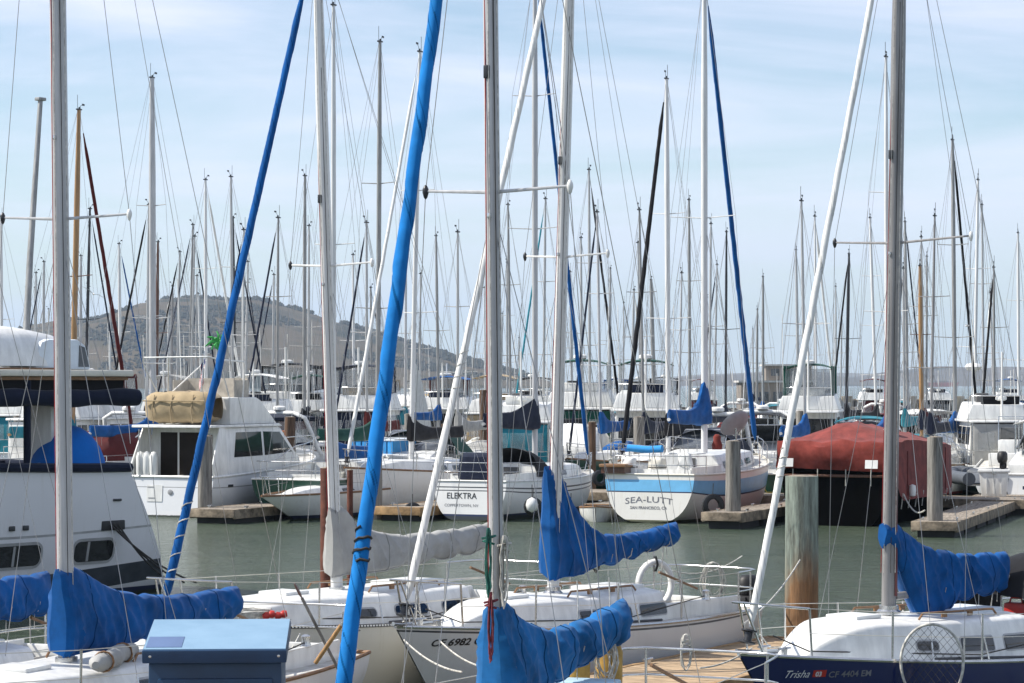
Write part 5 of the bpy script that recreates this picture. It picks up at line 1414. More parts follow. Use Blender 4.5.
def fly_cruiser():
    X, Y = -11.25, 83.6
    root = thing('motor_yacht', 'white flybridge cruiser with tan canvas bundle and flag, stern to the fairway', 'motor boat', (X, Y, 0), DD)
    h = Hull(0, 9.6, 3.3, 1.3, 1.82, tr=.95, sm=.5, rb=1.5, rt=-.1, tb=-.15, ex=.45, zx=.9, dk=-.4, bp=2.6, sagz=.0)
    hl = build_hull(h, root, hull_mat('cruiser_white', (.76, .77, .78), dirt=.12, zboot=.2, boot=(.74, .74, .74)), ((.77, .79, FRAMEG),), 26, None, GEL, .05)
    w = 1.55
    zr = 2.95; wf = taper(w, w * .9, 1.3, zr)
    c = house(root, 'cabin', [(1.0, 1.3), (6.3, 1.42), (6.0, 1.85), (4.9, zr - .1), (4.7, zr), (1.0, zr)], wf)
    side_panes(c, [[(1.5, 1.95), (3.45, 1.97), (3.45, zr - .17), (1.75, zr - .17)], [(3.6, 1.97), (5.55, 2.05), (4.75, zr - .2), (3.6, zr - .17)]], wf, GLASS)
    front_panes(c, (5.93, 1.95), (4.95, zr - .17), w * .92, w * .86, 3)
    for y0, y1 in ((-.62, .32), (.4, 1.05)):
        MB().slab([(1.0, y0, 1.32), (1.0, y1, 1.32), (1.0, y1, 2.78), (1.0, y0, 2.78)], (-1, 0, 0), .012).build('doorway_shade', mat('dark_doorway_brown', (.02, .014, .01), .5, spec=.15), c)  # flat panels coloured with the darkness inside the open doorway
    MB().slab([(.988, -.95, 1.9), (.988, -.68, 1.9), (.988, -.68, 2.7), (.988, -.95, 2.7)], (-1, 0, 0), .01).build('wood_panel', WOODD, c)
    ro = house(root, 'roof', [(-.1, zr + .002), (4.8, zr + .002), (4.6, zr + .09), (-.08, zr + .09)], w * .98, GEL, .03)
    for sd in (1, -1):
        MB().slab([(1.0, sd * w * .98, 1.3), (.1, sd * w * .99, 1.3), (-.05, sd * w * .99, 1.75), (.55, sd * w * .93, zr), (1.0, sd * w * .9, zr)], (0, sd, 0), .05).build('wing_panel', GEL, root, bevel=.015)
    zf = zr + .09; wf2 = taper(w * .86, w * .9, zf, 3.95)
    fl = house(root, 'flybridge', [(1.5, zf + .002), (4.75, zf + .002), (3.5, 3.85), (3.2, 3.95), (1.4, 3.95)], wf2, GEL, .06)
    MB().box((3.0, 0, 4.25), (.06, w * 1.5, .7)).build('canvas_screen', mat('tan_clear_screen', (.42, .38, .32), .3, 0, .2, 3.), fl)
    for sd in (1, -1): MB().box((2.5, sd * w * .76, 4.22), (1.0, .04, .62)).build('canvas_screen', MATS['tan_clear_screen'], fl)
    # tan canvas bundle
    rows = []
    for i in range(15):
        t = -1 + i / 7; y = t * 1.28; e = (1 - abs(t) ** 5) ** .5 if abs(t) < 1 else .05
        rows.append([(.75 + .62 * math.copysign(abs(math.cos(2 * PI * j / 20)) ** .6, math.cos(2 * PI * j / 20)) * (.6 + .4 * e) * (1 + .08 * noise.noise(Vector((y * 3, j * .5, 1)))), y * (1 + .0 * e), zf + .55 + .52 * max(-1, min(1, 1.15 * math.sin(2 * PI * j / 20))) * (.62 + .38 * e) + .07 * noise.noise(Vector((y * 5, j * .7, 4))) + .05 * abs(math.sin(y * 7 + math.sin(j * .6)))) for j in range(20)])
    cb = MB().grid(rows, True).build('canvas_bundle', TANC, root, smooth=70)
    rod('bundle_strap', [(.1, -1.2, zf + .8), (.1, 1.2, zf + .8)], .025, TANC, cb)
    for y in (-.7, .1, .8): rod('bundle_strap', [(.12, y, zf + .05), (.1, y + .05, zf + .5), (.2, y, zf + 1.0)], .02, TANC, cb)
    # bimini hoop
    fr = rod('bimini_frame', [(.2, 1.25, 5.1), (.1, 1.15, 5.28), (.1, -1.3, 5.3), (.6, -1.45, 5.2), (2.2, -1.45, 5.15), (2.35, -1.4, 4.9), (2.4, -1.3, 3.95)], .028, GEL, root, 8)
    for a, b in (((.2, 1.25, 5.1), (1.2, 1.2, 3.9)), ((1.9, -.2, 5.2), (1.0, .9, 3.9)), ((.1, .2, 5.28), (1.2, .9, 3.9)), ((.6, -1.45, 5.2), (1.5, -1.3, 3.95)), ((.2, 1.25, 5.1), (2.2, 1.3, 5.1))): rod('strut', [a, b], .022, GEL, fr, 6)
    rod('aerial', [(2.6, -1.2, 3.95), (2.5, -1.25, 9.)], .02, GEL, root, 5)
    rod('aerial', [(2.6, 1.2, 3.95), (2.4, 1.25, 8.)], .02, GEL, root, 5)
    bow_rail(h, root, .42, .7, .017)
    # transom gear
    for y in (1.3, 1.05, .78): MB().lathe([(0, 0), (.13, .04), (.15, .2), (.15, .65), (.1, .8), (0, .84)], (.12, y, 1.32), 12).build('stowed_fender', GEL, root, smooth=60)
    rod('ladder_rail', [(-.05, 1.25, 1.3), (-.05, 1.25, 2.9)], .02, STEEL, root)
    transom = lambda y, z: (h.x0 + h.rt * (1 - z / 1.3) - .01, y, z)
    for y, z in ((.8, .98), (.75, .62)): MB().box(transom(y, z), (.03, .26, .04)).build('transom_vent', FRAMEG, hl)
    MB().lathe([(.09, 0), (.09, .02), (.05, .03), (0, .03)], transom(.05, .82), 14, ax=(-1, 0, 0)).build('exhaust', FRAMEG, hl)
    MB().slab([transom(.95, .5), transom(.35, .5), transom(.35, 1.05), transom(.95, 1.05)], (-1, 0, 0), .006).build('transom_door', GEL, hl)
    for x, z in ((1.1, 1.02), (3.6, 1.1), (4.3, 1.12)):
        p = h.pt(*h.inv(x, z), -1, .01); MB().box(p, (.3, .04, .08)).build('hull_vent', BLACKM, hl, bevel=.015)
    # flag
    M = Matrix.Translation((X, Y, 0)) @ Matrix.Rotation(DD, 4, 'Z')
    p = M @ Vector((.9, -.55, 3.95))
    f = thing('flag', 'striped stars and stripes flag on staff at the flybridge cruiser', 'flag', p)
    rod('staff', [(0, 0, 0), (.12, .1, 1.55)], .018, STEEL, f)
    red, whi, blu = mat('flag_red', (.45, .03, .04), .8), mat('flag_white', (.7, .7, .7), .8), mat('flag_blue', (.02, .03, .14), .8)
    mb = MB(); nx, nz = 12, 13; rows = []
    for i in range(nx + 1):
        u = i / nx; rows.append([(.1 - .13 * u + .05 * math.sin(u * 9 + j * .3), .09 + .35 * u * .3 + .05 * math.sin(u * 7), 1.48 - j / nz * .62 - u * .72 - .05 * math.sin(u * 3)) for j in range(nz + 1)])
    mb.grid(rows, mfn=lambda i, k: 2 if (i < 5 and k < 7) else k % 2)
    mb.build('cloth', [red, whi, blu], f, smooth=60)
    return root
fly_cruiser()

def windsock():
    r = thing('windsock', 'bright green frilly windsock above the flybridge cruiser', 'windsock', (wx(217, 88), 88, wz(342, 88)))
    g = random.Random(2); mb = MB()
    for k in range(26):
        a = g.uniform(0, 2 * PI); l = g.uniform(.15, .42)
        mb.tube([(0, 0, 0), (l * .6 * math.cos(a), g.uniform(-.1, .1), l * .6 * math.sin(a)), (l * math.cos(a + .3), g.uniform(-.1, .1), l * math.sin(a + .3))], [.03, .05, .02], 5)
    mb.build('streamers', mat('bright_green_cloth', (.03, .32, .06), .7), r, smooth=0)
    rod('pole', [(-.05, .02, -3.), (-.02, 0, .1)], .015, GEL, r)
windsock()

# ELEKTRA and SEA-LUTT
bE = sailboat('white yacht lettered ELEKTRA on stern with navy sail cover and blue furled jib', .78, 85.9, DD, L=10.4, J=5.1, B=3.1, fbs=1.27, fbb=1.3, mh=18.6, md=.19, mm=MASTG, hm=hull_mat('elektra_white', (.76, .76, .74), dirt=.2, zboot=.22, zbot=.16),
         lod=1, boom=(4.3, 2.95, 3.1), cover=(NAVYC, .95, .34, .17, 3.5), furl=(BLUE, .075, 14), trunk=(.5, .62), rail=GEL, stripes=((.84, .87, GREYP), (.76, .785, GREYP)), spread=((wz(229, 85.9), .95), (14.2, .8)), tr=.82, hullkw=dict(rt=-.12, ex=.5, tb=-.02),
         hood=(BLACKC, -2.2, -.8, .95))
hE = root_h[bE.name][0]; hl = sub(bE, 'hull')
transom_text(hE, 'ELEKTRA', .72, .27, LETTER, hl, y=.28, bold=.002, kx=.98, name='boat_name')
transom_text(hE, 'COPPERTOWN, NV', .46, .13, LETTERG, hl, y=.28, kx=1.05, name='home_port')
MB().lathe([(.06, 0), (.06, .02), (0, .02)], (hE.x0 + .4, -.15, .2), 10, ax=(-1, 0, 0)).build('exhaust', BLACK, hl)
r_ = house(bE, 'stern_cover', [(-5.0, 1.3), (-4.2, 1.3), (-4.25, 2.0), (-4.5, 2.2), (-4.85, 2.05)], .62, NAVYC, .12)

bS = sailboat('white yacht lettered SEA-LUTT with sky blue stripe, blue sail cover and blue furled jib', 6.46, 84.8, DD, L=11, J=5.75, B=3.75, fbs=1.52, fbb=1.9, mh=18.2, md=.21, mm=MASTW, hm=hull_mat('sealutt_cream', (.76, .74, .68), dirt=.55, zboot=.1, zbot=.1, bottom=(.10, .10, .05)),
         lod=1, boom=(3.5, 3.1, 3.25), cover=(BLUE, 1.35, .34, .26, 7.5), furl=(BLUE, .095, 16), trunk=(.55, .62), rail=GELC, stripes=((.66, .90, SKYP), (.635, .66, NAVYP)), spread=((wz(218, 84.8), 1.15),), tr=.80, hullkw=dict(rt=-.15, ex=.56, tb=.0, sagz=.1),
         winx=((.1, .3, .3, .75), (.36, .55, .3, .75), (.62, .8, .3, .7)))
hS = root_h[bS.name][0]; hl = sub(bS, 'hull')
transom_text(hS, 'SEA-LUTT', .66, .27, LETTERG, hl, kx=1.38, arch=.11, name='boat_name')
transom_text(hS, 'SAN FRANCISCO, CA', .44, .13, LETTERG, hl, kx=1.0, bold=.002, name='home_port')
def ketch_gear():
    M = Matrix.Translation((6.46, 84.8, 0)) @ Matrix.Rotation(DD, 4, 'Z')
    # boxes and canvas on the stern
    for dx, dy, w_, hh, m, nm in ((-4.6, .95, .55, .55, WHITEC, 'white cloth covered gear at left of the SEA-LUTT stern'), (-4.3, .1, .6, .55, GELC, 'cream covered gear in the middle of the SEA-LUTT stern'), (-4.0, -.75, .5, .7, WHITEC, 'white box shaped cover at right of the SEA-LUTT stern')):
        p = M @ Vector((dx, dy, 1.52)); t = thing('covered_gear', nm, 'covered gear', p, DD + .2)
        rows = []
        for i in range(10):
            z = i / 9; k = (1 - .25 * z) * (1 if i < 9 else .3)
            rows.append([(w_ / 2 * k * math.copysign(abs(math.cos(a)) ** .5, math.cos(a)) * (1 + .4 * noise.noise(Vector((math.cos(a) * 1.3, math.sin(a) * 1.3 + z * 2, dx)))), w_ / 2 * k * math.copysign(abs(math.sin(a)) ** .5, math.sin(a)) * (1 + .4 * noise.noise(Vector((math.cos(a) * 1.3, math.sin(a) * 1.3 + z * 2, dy + 3)))), hh * z) for a in [2 * PI * j / 20 for j in range(20)]])
        mb = MB().grid(rows, True); k = len(mb.v); mb.v += rows[-1]; mb.f.append(tuple(range(k, k + 20))); mb.m.append(0)
        mb.build('cloth', m, t, smooth=60)
        rod('lashing', [(w_ * .5 * math.cos(2 * PI * j / 16) * 1.05, w_ * .5 * math.sin(2 * PI * j / 16) * 1.05, hh * .4) for j in range(17)], .015, LINEB, t)
    p = M @ Vector((-5.1, 1.2, 1.75)); t = thing('stern_seat', 'varnished wooden seat box at stern corner of SEA-LUTT', 'seat', p, DD)
    MB().box((0, 0, .05), (.7, .9, .1)).build('seat_board', TEAK, t, bevel=.02); MB().box((0, 0, -.1), (.55, .8, .18)).build('box', WOODD, t)
    p = M @ Vector((-3.4, .6, 2.3)); t = thing('awning', 'bright sky blue rolled awning over SEA-LUTT cockpit', 'awning', p, DD)
    MB().tube([(.0, -.35, .0), (.02, 0.2, -.03), (0, .85, .02)], .12, 10).build('roll', SKYC, t)
    for y in (-.3, .8): rod('pole', [(0, y, 0), (0, y, -.8)], .02, STEEL, t)
    # grey round dish on a pole at right
    p = M @ Vector((-3.2, -1.55, 1.6)); t = thing('round_dish', 'large grey oval disc on a pole above SEA-LUTT deck', 'dish', (wx(735, 83), 83, wz(424, 83)), R(8))
    MB().lathe([(0, .06), (.3, .04), (.5, 0), (.53, -.05), (.5, -.07), (.3, -.03), (0, -.01)], (0, 0, 0), 30, ax=(.35, -.65, -.62)).build('disc', mat('grey_disc_paint', (.34, .35, .37), .5, 0, .1), t, smooth=50)
    rod('pole', [(.05, .1, -.1), (.1, .2, -1.6)], .03, STEEL, t)
    # red figure-like bollard cover by the cabin: red canvas winch cover
    p = M @ Vector((-1.6, -1.0, 2.25)); t = thing('red_cover', 'small red canvas winch cover on SEA-LUTT cabin side', 'cover', p)
    MB().lathe([(.16, 0), (.18, .15), (.12, .3), (.13, .42), (.06, .5), (0, .5)], (0, 0, 0), 12).build('cloth', REDC, t, smooth=60)
ketch_gear()

# low white sloop, bow to the left
bw = sailboat('low white flush deck sloop with long overhanging bow beside flybridge cruiser', -7.7 + 4.4 * .4, 80 + 4.4 * .917, UD, L=10.5, J=4.9, B=2.6, fbs=.95, fbb=.85, mh=17, md=.16, mm=MASTW, hm=HW, lod=1, boom=(3.6, 2.0, 2.0), cover=(BLUE, .5, .3, .13, 5.),
         trunk=(.24, .5), rail=TEAK, hullkw=dict(rb=2.2, rt=.9, ex=.75))

def red_boat():
    X, Y = 10.0, 78.3
    root = thing('covered_boat', 'black hulled boat under a big faded red canvas tent cover', 'covered boat', (X, Y, 0), DD)
    h = Hull(0, 10.5, 3.5, 1.75, 1.5, tr=.97, sm=.4, rb=1., rt=-.02, tb=-.2, ex=.4, dk=-.4)
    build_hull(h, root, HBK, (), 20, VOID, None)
    # tent: bottom edge, eave, ridge; hip at the stern
    ys = [-1, -.99, -.98, -.97, -.95, -.8, -.6, -.4, -.2, 0, .2, .4, .6, .8, .95, .97, .98, .99, 1]
    rows = []; n = 30
    for i in range(n + 1):
        t = i / n; x = -.08 + 10.0 * t
        w = 1.86 * (1 - .32 * max(0, (t - .55) / .45) ** 2)
        hip = min(1, (x + .08) / 1.7); eave = 2.62 - .5 * max(0, t - .3); ridge = eave + (.66 - .3 * t) * hip
        bot = 1.72 if t < .02 else 1.72 - .95 * min(1, t / .12)
        row = []
        for y in ys:
            a = abs(y)
            if a >= .95: z = bot + (eave - bot) * (1 - a) / .05; yy = w * (.97 + .03 * (a - .95) / .05)
            else: z = eave + (ridge - eave) * (1 - a / .95) ** 1.05 ; yy = w * .97 * a / .95
            sgw = .05 * math.sin(t * 30) * (1 - abs(2 * a - 1)) if a < .95 else 0
            nz = noise.noise(Vector((x * 1.3, y * 3, 2))) * .1 - .07 * (.5 - abs((x * .45 + abs(y) * .8) % 1 - .5)) * (1 - a)
            row.append((x, math.copysign(yy, y) * (1 + .02 * noise.noise(Vector((x * 2, z * 2, 5)))), z - sgw + nz * (1 if a < .97 else .3)))
        rows.append(row)
    # stern curtain
    cur = []
    for j in range(7):
        u = j / 6; r = []
        for k, p in enumerate(rows[0]):
            y = p[1]; zt = p[2]; zb = 1.74 - .06 * y / 1.8 * -1
            z = zb + (max(zt, zb) - zb) * u
            bulge = .13 * math.sin(PI * u) * (1 - (y / 1.9) ** 2) + .16 * (.5 - abs((u * 1.1 + abs(y + .25) * .75) % 1 - .5)) * (1 - u * .4) + .07 * noise.noise(Vector((y * 1.6, z * 3 + y, 8))) + .26 * max(0, 1 - abs(y - .25) * 1.5) * u ** .7 + .10 * max(0, 1 - abs(abs(y) - 1.45) * 3) * u
            r.append((p[0] - bulge * (1 - .99 * (u == 1)), y, z))
        cur.append(r)
    mb = MB().grid(rows).grid(cur)
    cv = mb.build('tent_cover', REDC, root, smooth=50, merge=True)
    for k in range(11):
        x = .3 + .85 * k; w_ = 1.86 * (1 - .32 * max(0, (x / 10 - .55) / .45) ** 2)
        rod('tie', [(x, -w_ - .01, .95 + .05 * math.sin(k * 2)), (x + .04, -w_ + .06, .5)], .018, LINEW, cv, 4)
    for x in (1.7, 4.2, 6.8):
        for sd in (1, -1): rod('seam', [(x, sd * (1.86 * (1 - .32 * max(0, (x / 10 - .55) / .45) ** 2)) * 1.005, z) for z in (.9, 1.4, 1.9, 2.3)], .014, MAROON, cv, 4)
    for y in (-1.2, -.4, .5, 1.3): rod('tie', [(-.14, y, 1.76), (-.05, y + .03, 1.25)], .016, LINEW, cv, 4)
    rod('rub_rail', [h.pt(i / 20, .9, -1, .03) for i in range(21)], .05, WOODD, root, 6)
    rod('rub_rail', [h.pt(0, .9, 1, .0) + Vector((-.03, 0, 0)), h.pt(0, .9, -1, .0) + Vector((-.03, 0, 0))], .05, WOODD, root, 6)
    rod('ridge_pole', [(.0, .25, 1.8), (.0, .25, 2.6)], .03, WOODD, cv)
    for y, z in ((1.45, 1.83), (-1.25, 1.8)):
        MB().slab([(-.28, y - .2, z), (-.28, y + .2, z), (-.24, y + .2, z + .26), (-.24, y - .2, z + .26)], (-1, 0, 0), .012).build('notice', WHITEC, cv)
    rod('dock_line', sag((1.5, -1.7, 1.2), (-.2, -2.9, .55), .35), .025, LINEW, root)
    MB().lathe([(0, -.2), (.1, -.16), (.12, 0), (.1, .16), (0, .2)], (2.0, -1.95, 1.05), 12).build('fender', GEL, root, smooth=60)
    M = Matrix.Translation((X, Y, 0)) @ Matrix.Rotation(DD, 4, 'Z')
    t = thing('white_float', 'round white float lying on the red cover behind navy sloop mast', 'float', M @ Vector((2.7, -1.1, 2.95)))
    MB().lathe([(0, -.12), (.2, -.1), (.28, 0), (.2, .1), (0, .13)], (0, 0, 0), 16).build('shell', GEL, t, smooth=60)
    rod('eye', [(0, 0, .1), (.05, 0, .18), (-.03, 0, .18), (0, 0, .12)], .02, LINEB, t)
red_boat()

# small floats, dinghies and gear around the docks
def inflatable(label, X, Y, z, ang, m=GREYP, L=3.1):
    t = thing('inflatable_dinghy', label, 'dinghy', (X, Y, z), ang)
    pts = [(-L / 2, .6, .25), (0, .62, .25), (L * .28, .55, .28), (L * .44, .3, .34), (L * .5, 0, .38), (L * .44, -.3, .34), (L * .28, -.55, .28), (0, -.62, .25), (-L / 2, -.6, .25)]
    MB().tube(pts, .24, 12).build('tube', m, t, smooth=60)
    MB().box((-L * .4, 0, .22), (.06, 1.1, .45)).build('transom', GEL, t); MB().box((-.1, 0, .3), (.3, 1.1, .04)).build('thwart', TEAK, t)
    MB().box((0, 0, .08), (L * .85, 1.0, .05)).build('floor', GREYP, t)
inflatable('dark grey inflatable dinghy by the wide dock at right', wx(972, 92), 92, .75, DD + .5, mat('grey_inflatable_rubber', (.09, .10, .115), .5), 3.6)
def dinghy(label, X, Y, ang, m=GEL):
    t = thing('dinghy', label, 'dinghy', (X, Y, 0), ang)
    h = Hull(-1.3, 2.7, 1.25, .42, .5, tr=.8, rb=.3, rt=.1, tb=.05, ex=.6, dk=-.12, sagz=.04)
    build_hull(h, t, m, (), 14, DARK, TEAK, .03)
    MB().box((0, 0, .42), (.25, 1.1, .04)).build('thwart', TEAK, t)
dinghy('white dinghy afloat between ELEKTRA and SEA-LUTT', wx(598, 82), 81.5, UD + .3)
def white_float(label, p, r=.17):
    t = thing('white_float', label, 'float', p)
    MB().lathe([(0, -r * 1.2), (r * .8, -r * .8), (r, 0), (r * .8, r * .8), (r * .3, r * 1.1), (0, r * 1.25)], (0, 0, 0), 14).build('shell', GEL, t, smooth=60)
    rod('lanyard', [(0, 0, r), (0, .02, r + .45)], .014, LINEB, t)
white_float('round white float hanging under hull lettered ELEKTRA', at(532, 505, 80.2), .2)
white_float('small white float under the pale bow by the finger dock', at(571, 512, 83))
def blue_shed():
    X, Y = wx(406, 95), 95
    t = thing('canvas_shelter', 'light blue boxy canvas shelter on a white barge behind furled blue jib', 'shelter', (X, Y, 0), DD)
    h = Hull(-3, 6, 2.6, .95, 1.1, tr=.95, rb=.6, rt=0, tb=-.1, ex=.4)
    build_hull(h, t, HW, (), 12, None, GEL, .03)
    for i in range(7): MB().box((-2.9 + .0, -.78 + .26 * i, 1.66), (.05, .2, 1.3)).build('rib', SKYC, t, bevel=.01)
    MB().box((-1.9, 0, 1.65), (1.9, 1.8, 1.36)).build('canvas_wall', fabric('dusty_blue_canvas', (.05, .24, .48), .2), t, bevel=.03)
    MB().box((-1.9, 0, 2.36), (2.1, 1.95, .08)).build('top', GELB, t, bevel=.02)
blue_shed()
def orange_board():
    t = thing('cushion', 'small orange cushion standing on deck by the brown pile', 'cushion', at(281, 437, 98), .2)
    MB().box((0, 0, 0), (.34, .12, .5)).build('pad', ORANGE, t, bevel=.05); MB().box((0, -.07, 0), (.24, .02, .38)).build('panel', TANC, t)
orange_board()
def gull(label, p, rz, s=1., bank=.4):
    t = thing('gull', label, 'bird', p, rz)
    MB().lathe([(0, -.22 * s), (.03 * s, -.2 * s), (.065 * s, -.05 * s), (.06 * s, .08 * s), (.04 * s, .16 * s), (.035 * s, .2 * s), (0, .25 * s)], (0, 0, 0), 10, ax=(1, 0, .1)).build('body', GEL, t, smooth=60)
    for sd in (1, -1):
        e = MB(); pts = [(.06, 0, 0), (.1, .28, .12), (.02, .62, .1)]; q = [(-.08, 0, 0), (-.06, .28, .12), (-.02, .62, .1)]
        rows = [[(x * s, sd * y * s, z * s + bank * sd * y * s * .5 + dz * s) for x, y, z in (q if k else pts)] for k, dz in ((0, 0), (1, 0), (1, -.015), (0, -.015))]
        MB().grid(rows + [rows[0]]).build('wing', FRAMEG, t, smooth=60)
gull('grey gull in flight above the left end of the hill', at(93.5, 294, 60), R(110), .42, 1.0)
gull('distant gull in flight beside the right hand masts', at(967, 326, 90), R(10), .4, .2)
# ------------------------------------------------------------------ the moored boats behind
HULLS = [HW, HWB, HWR, HC, HN, HW, HGR, HWB]
def far_sail(label, pb, pt_, yt, h, w, dr, mm=ALUD, cover=None, furl=None, sp=((.5, .8),), L=None, hm=None, hood=None, Y=None, group=None, boomlen=None, frac=1., cvh=(.8, .3)):
    """pb, pt_: px of mast foot and top; yt: row of the masthead; h: height of the masthead over the water; w: mast width in px"""
    Y = Y or F * (h - H) / (HZ - yt)
    k = len(root_h); L = L or max(7.5, min(12.5, h * .72)); J = L * .44
    X = wx(pb, Y)
    return sailboat(label, X, Y, DD if dr == 'D' else UD, L=L, J=J, B=L * .31, fbs=1.0 + .02 * L, fbb=1.1 + .045 * L, mh=h, md=max(.11, min(.26, w * Y / F)), mm=mm, hm=hm or HULLS[k % 8],
             tip=(wx(pt_, Y) - X, 0), spread=sp, boom=(boomlen or L * .38, 2.5, 2.6), cover=(cover or BLUE, cvh[0], cvh[1], .17, 7.), furl=furl, lod=1 if Y < 118 else 2, trunk=(.45, .6), rail=TEAK if k % 2 else GEL, hood=hood, group=group, frac=frac)
fB, fK, fW, fM, fN = (BLUE, .06, 12), (BLACKC, .065, 12), (WHITEC, .07, 12), (MAROON, .085, 12), (NAVYC, .05, 12)
G2 = ((.36, .85), (.66, .65)); G3 = ((.27, .8), (.5, .7), (.73, .55))
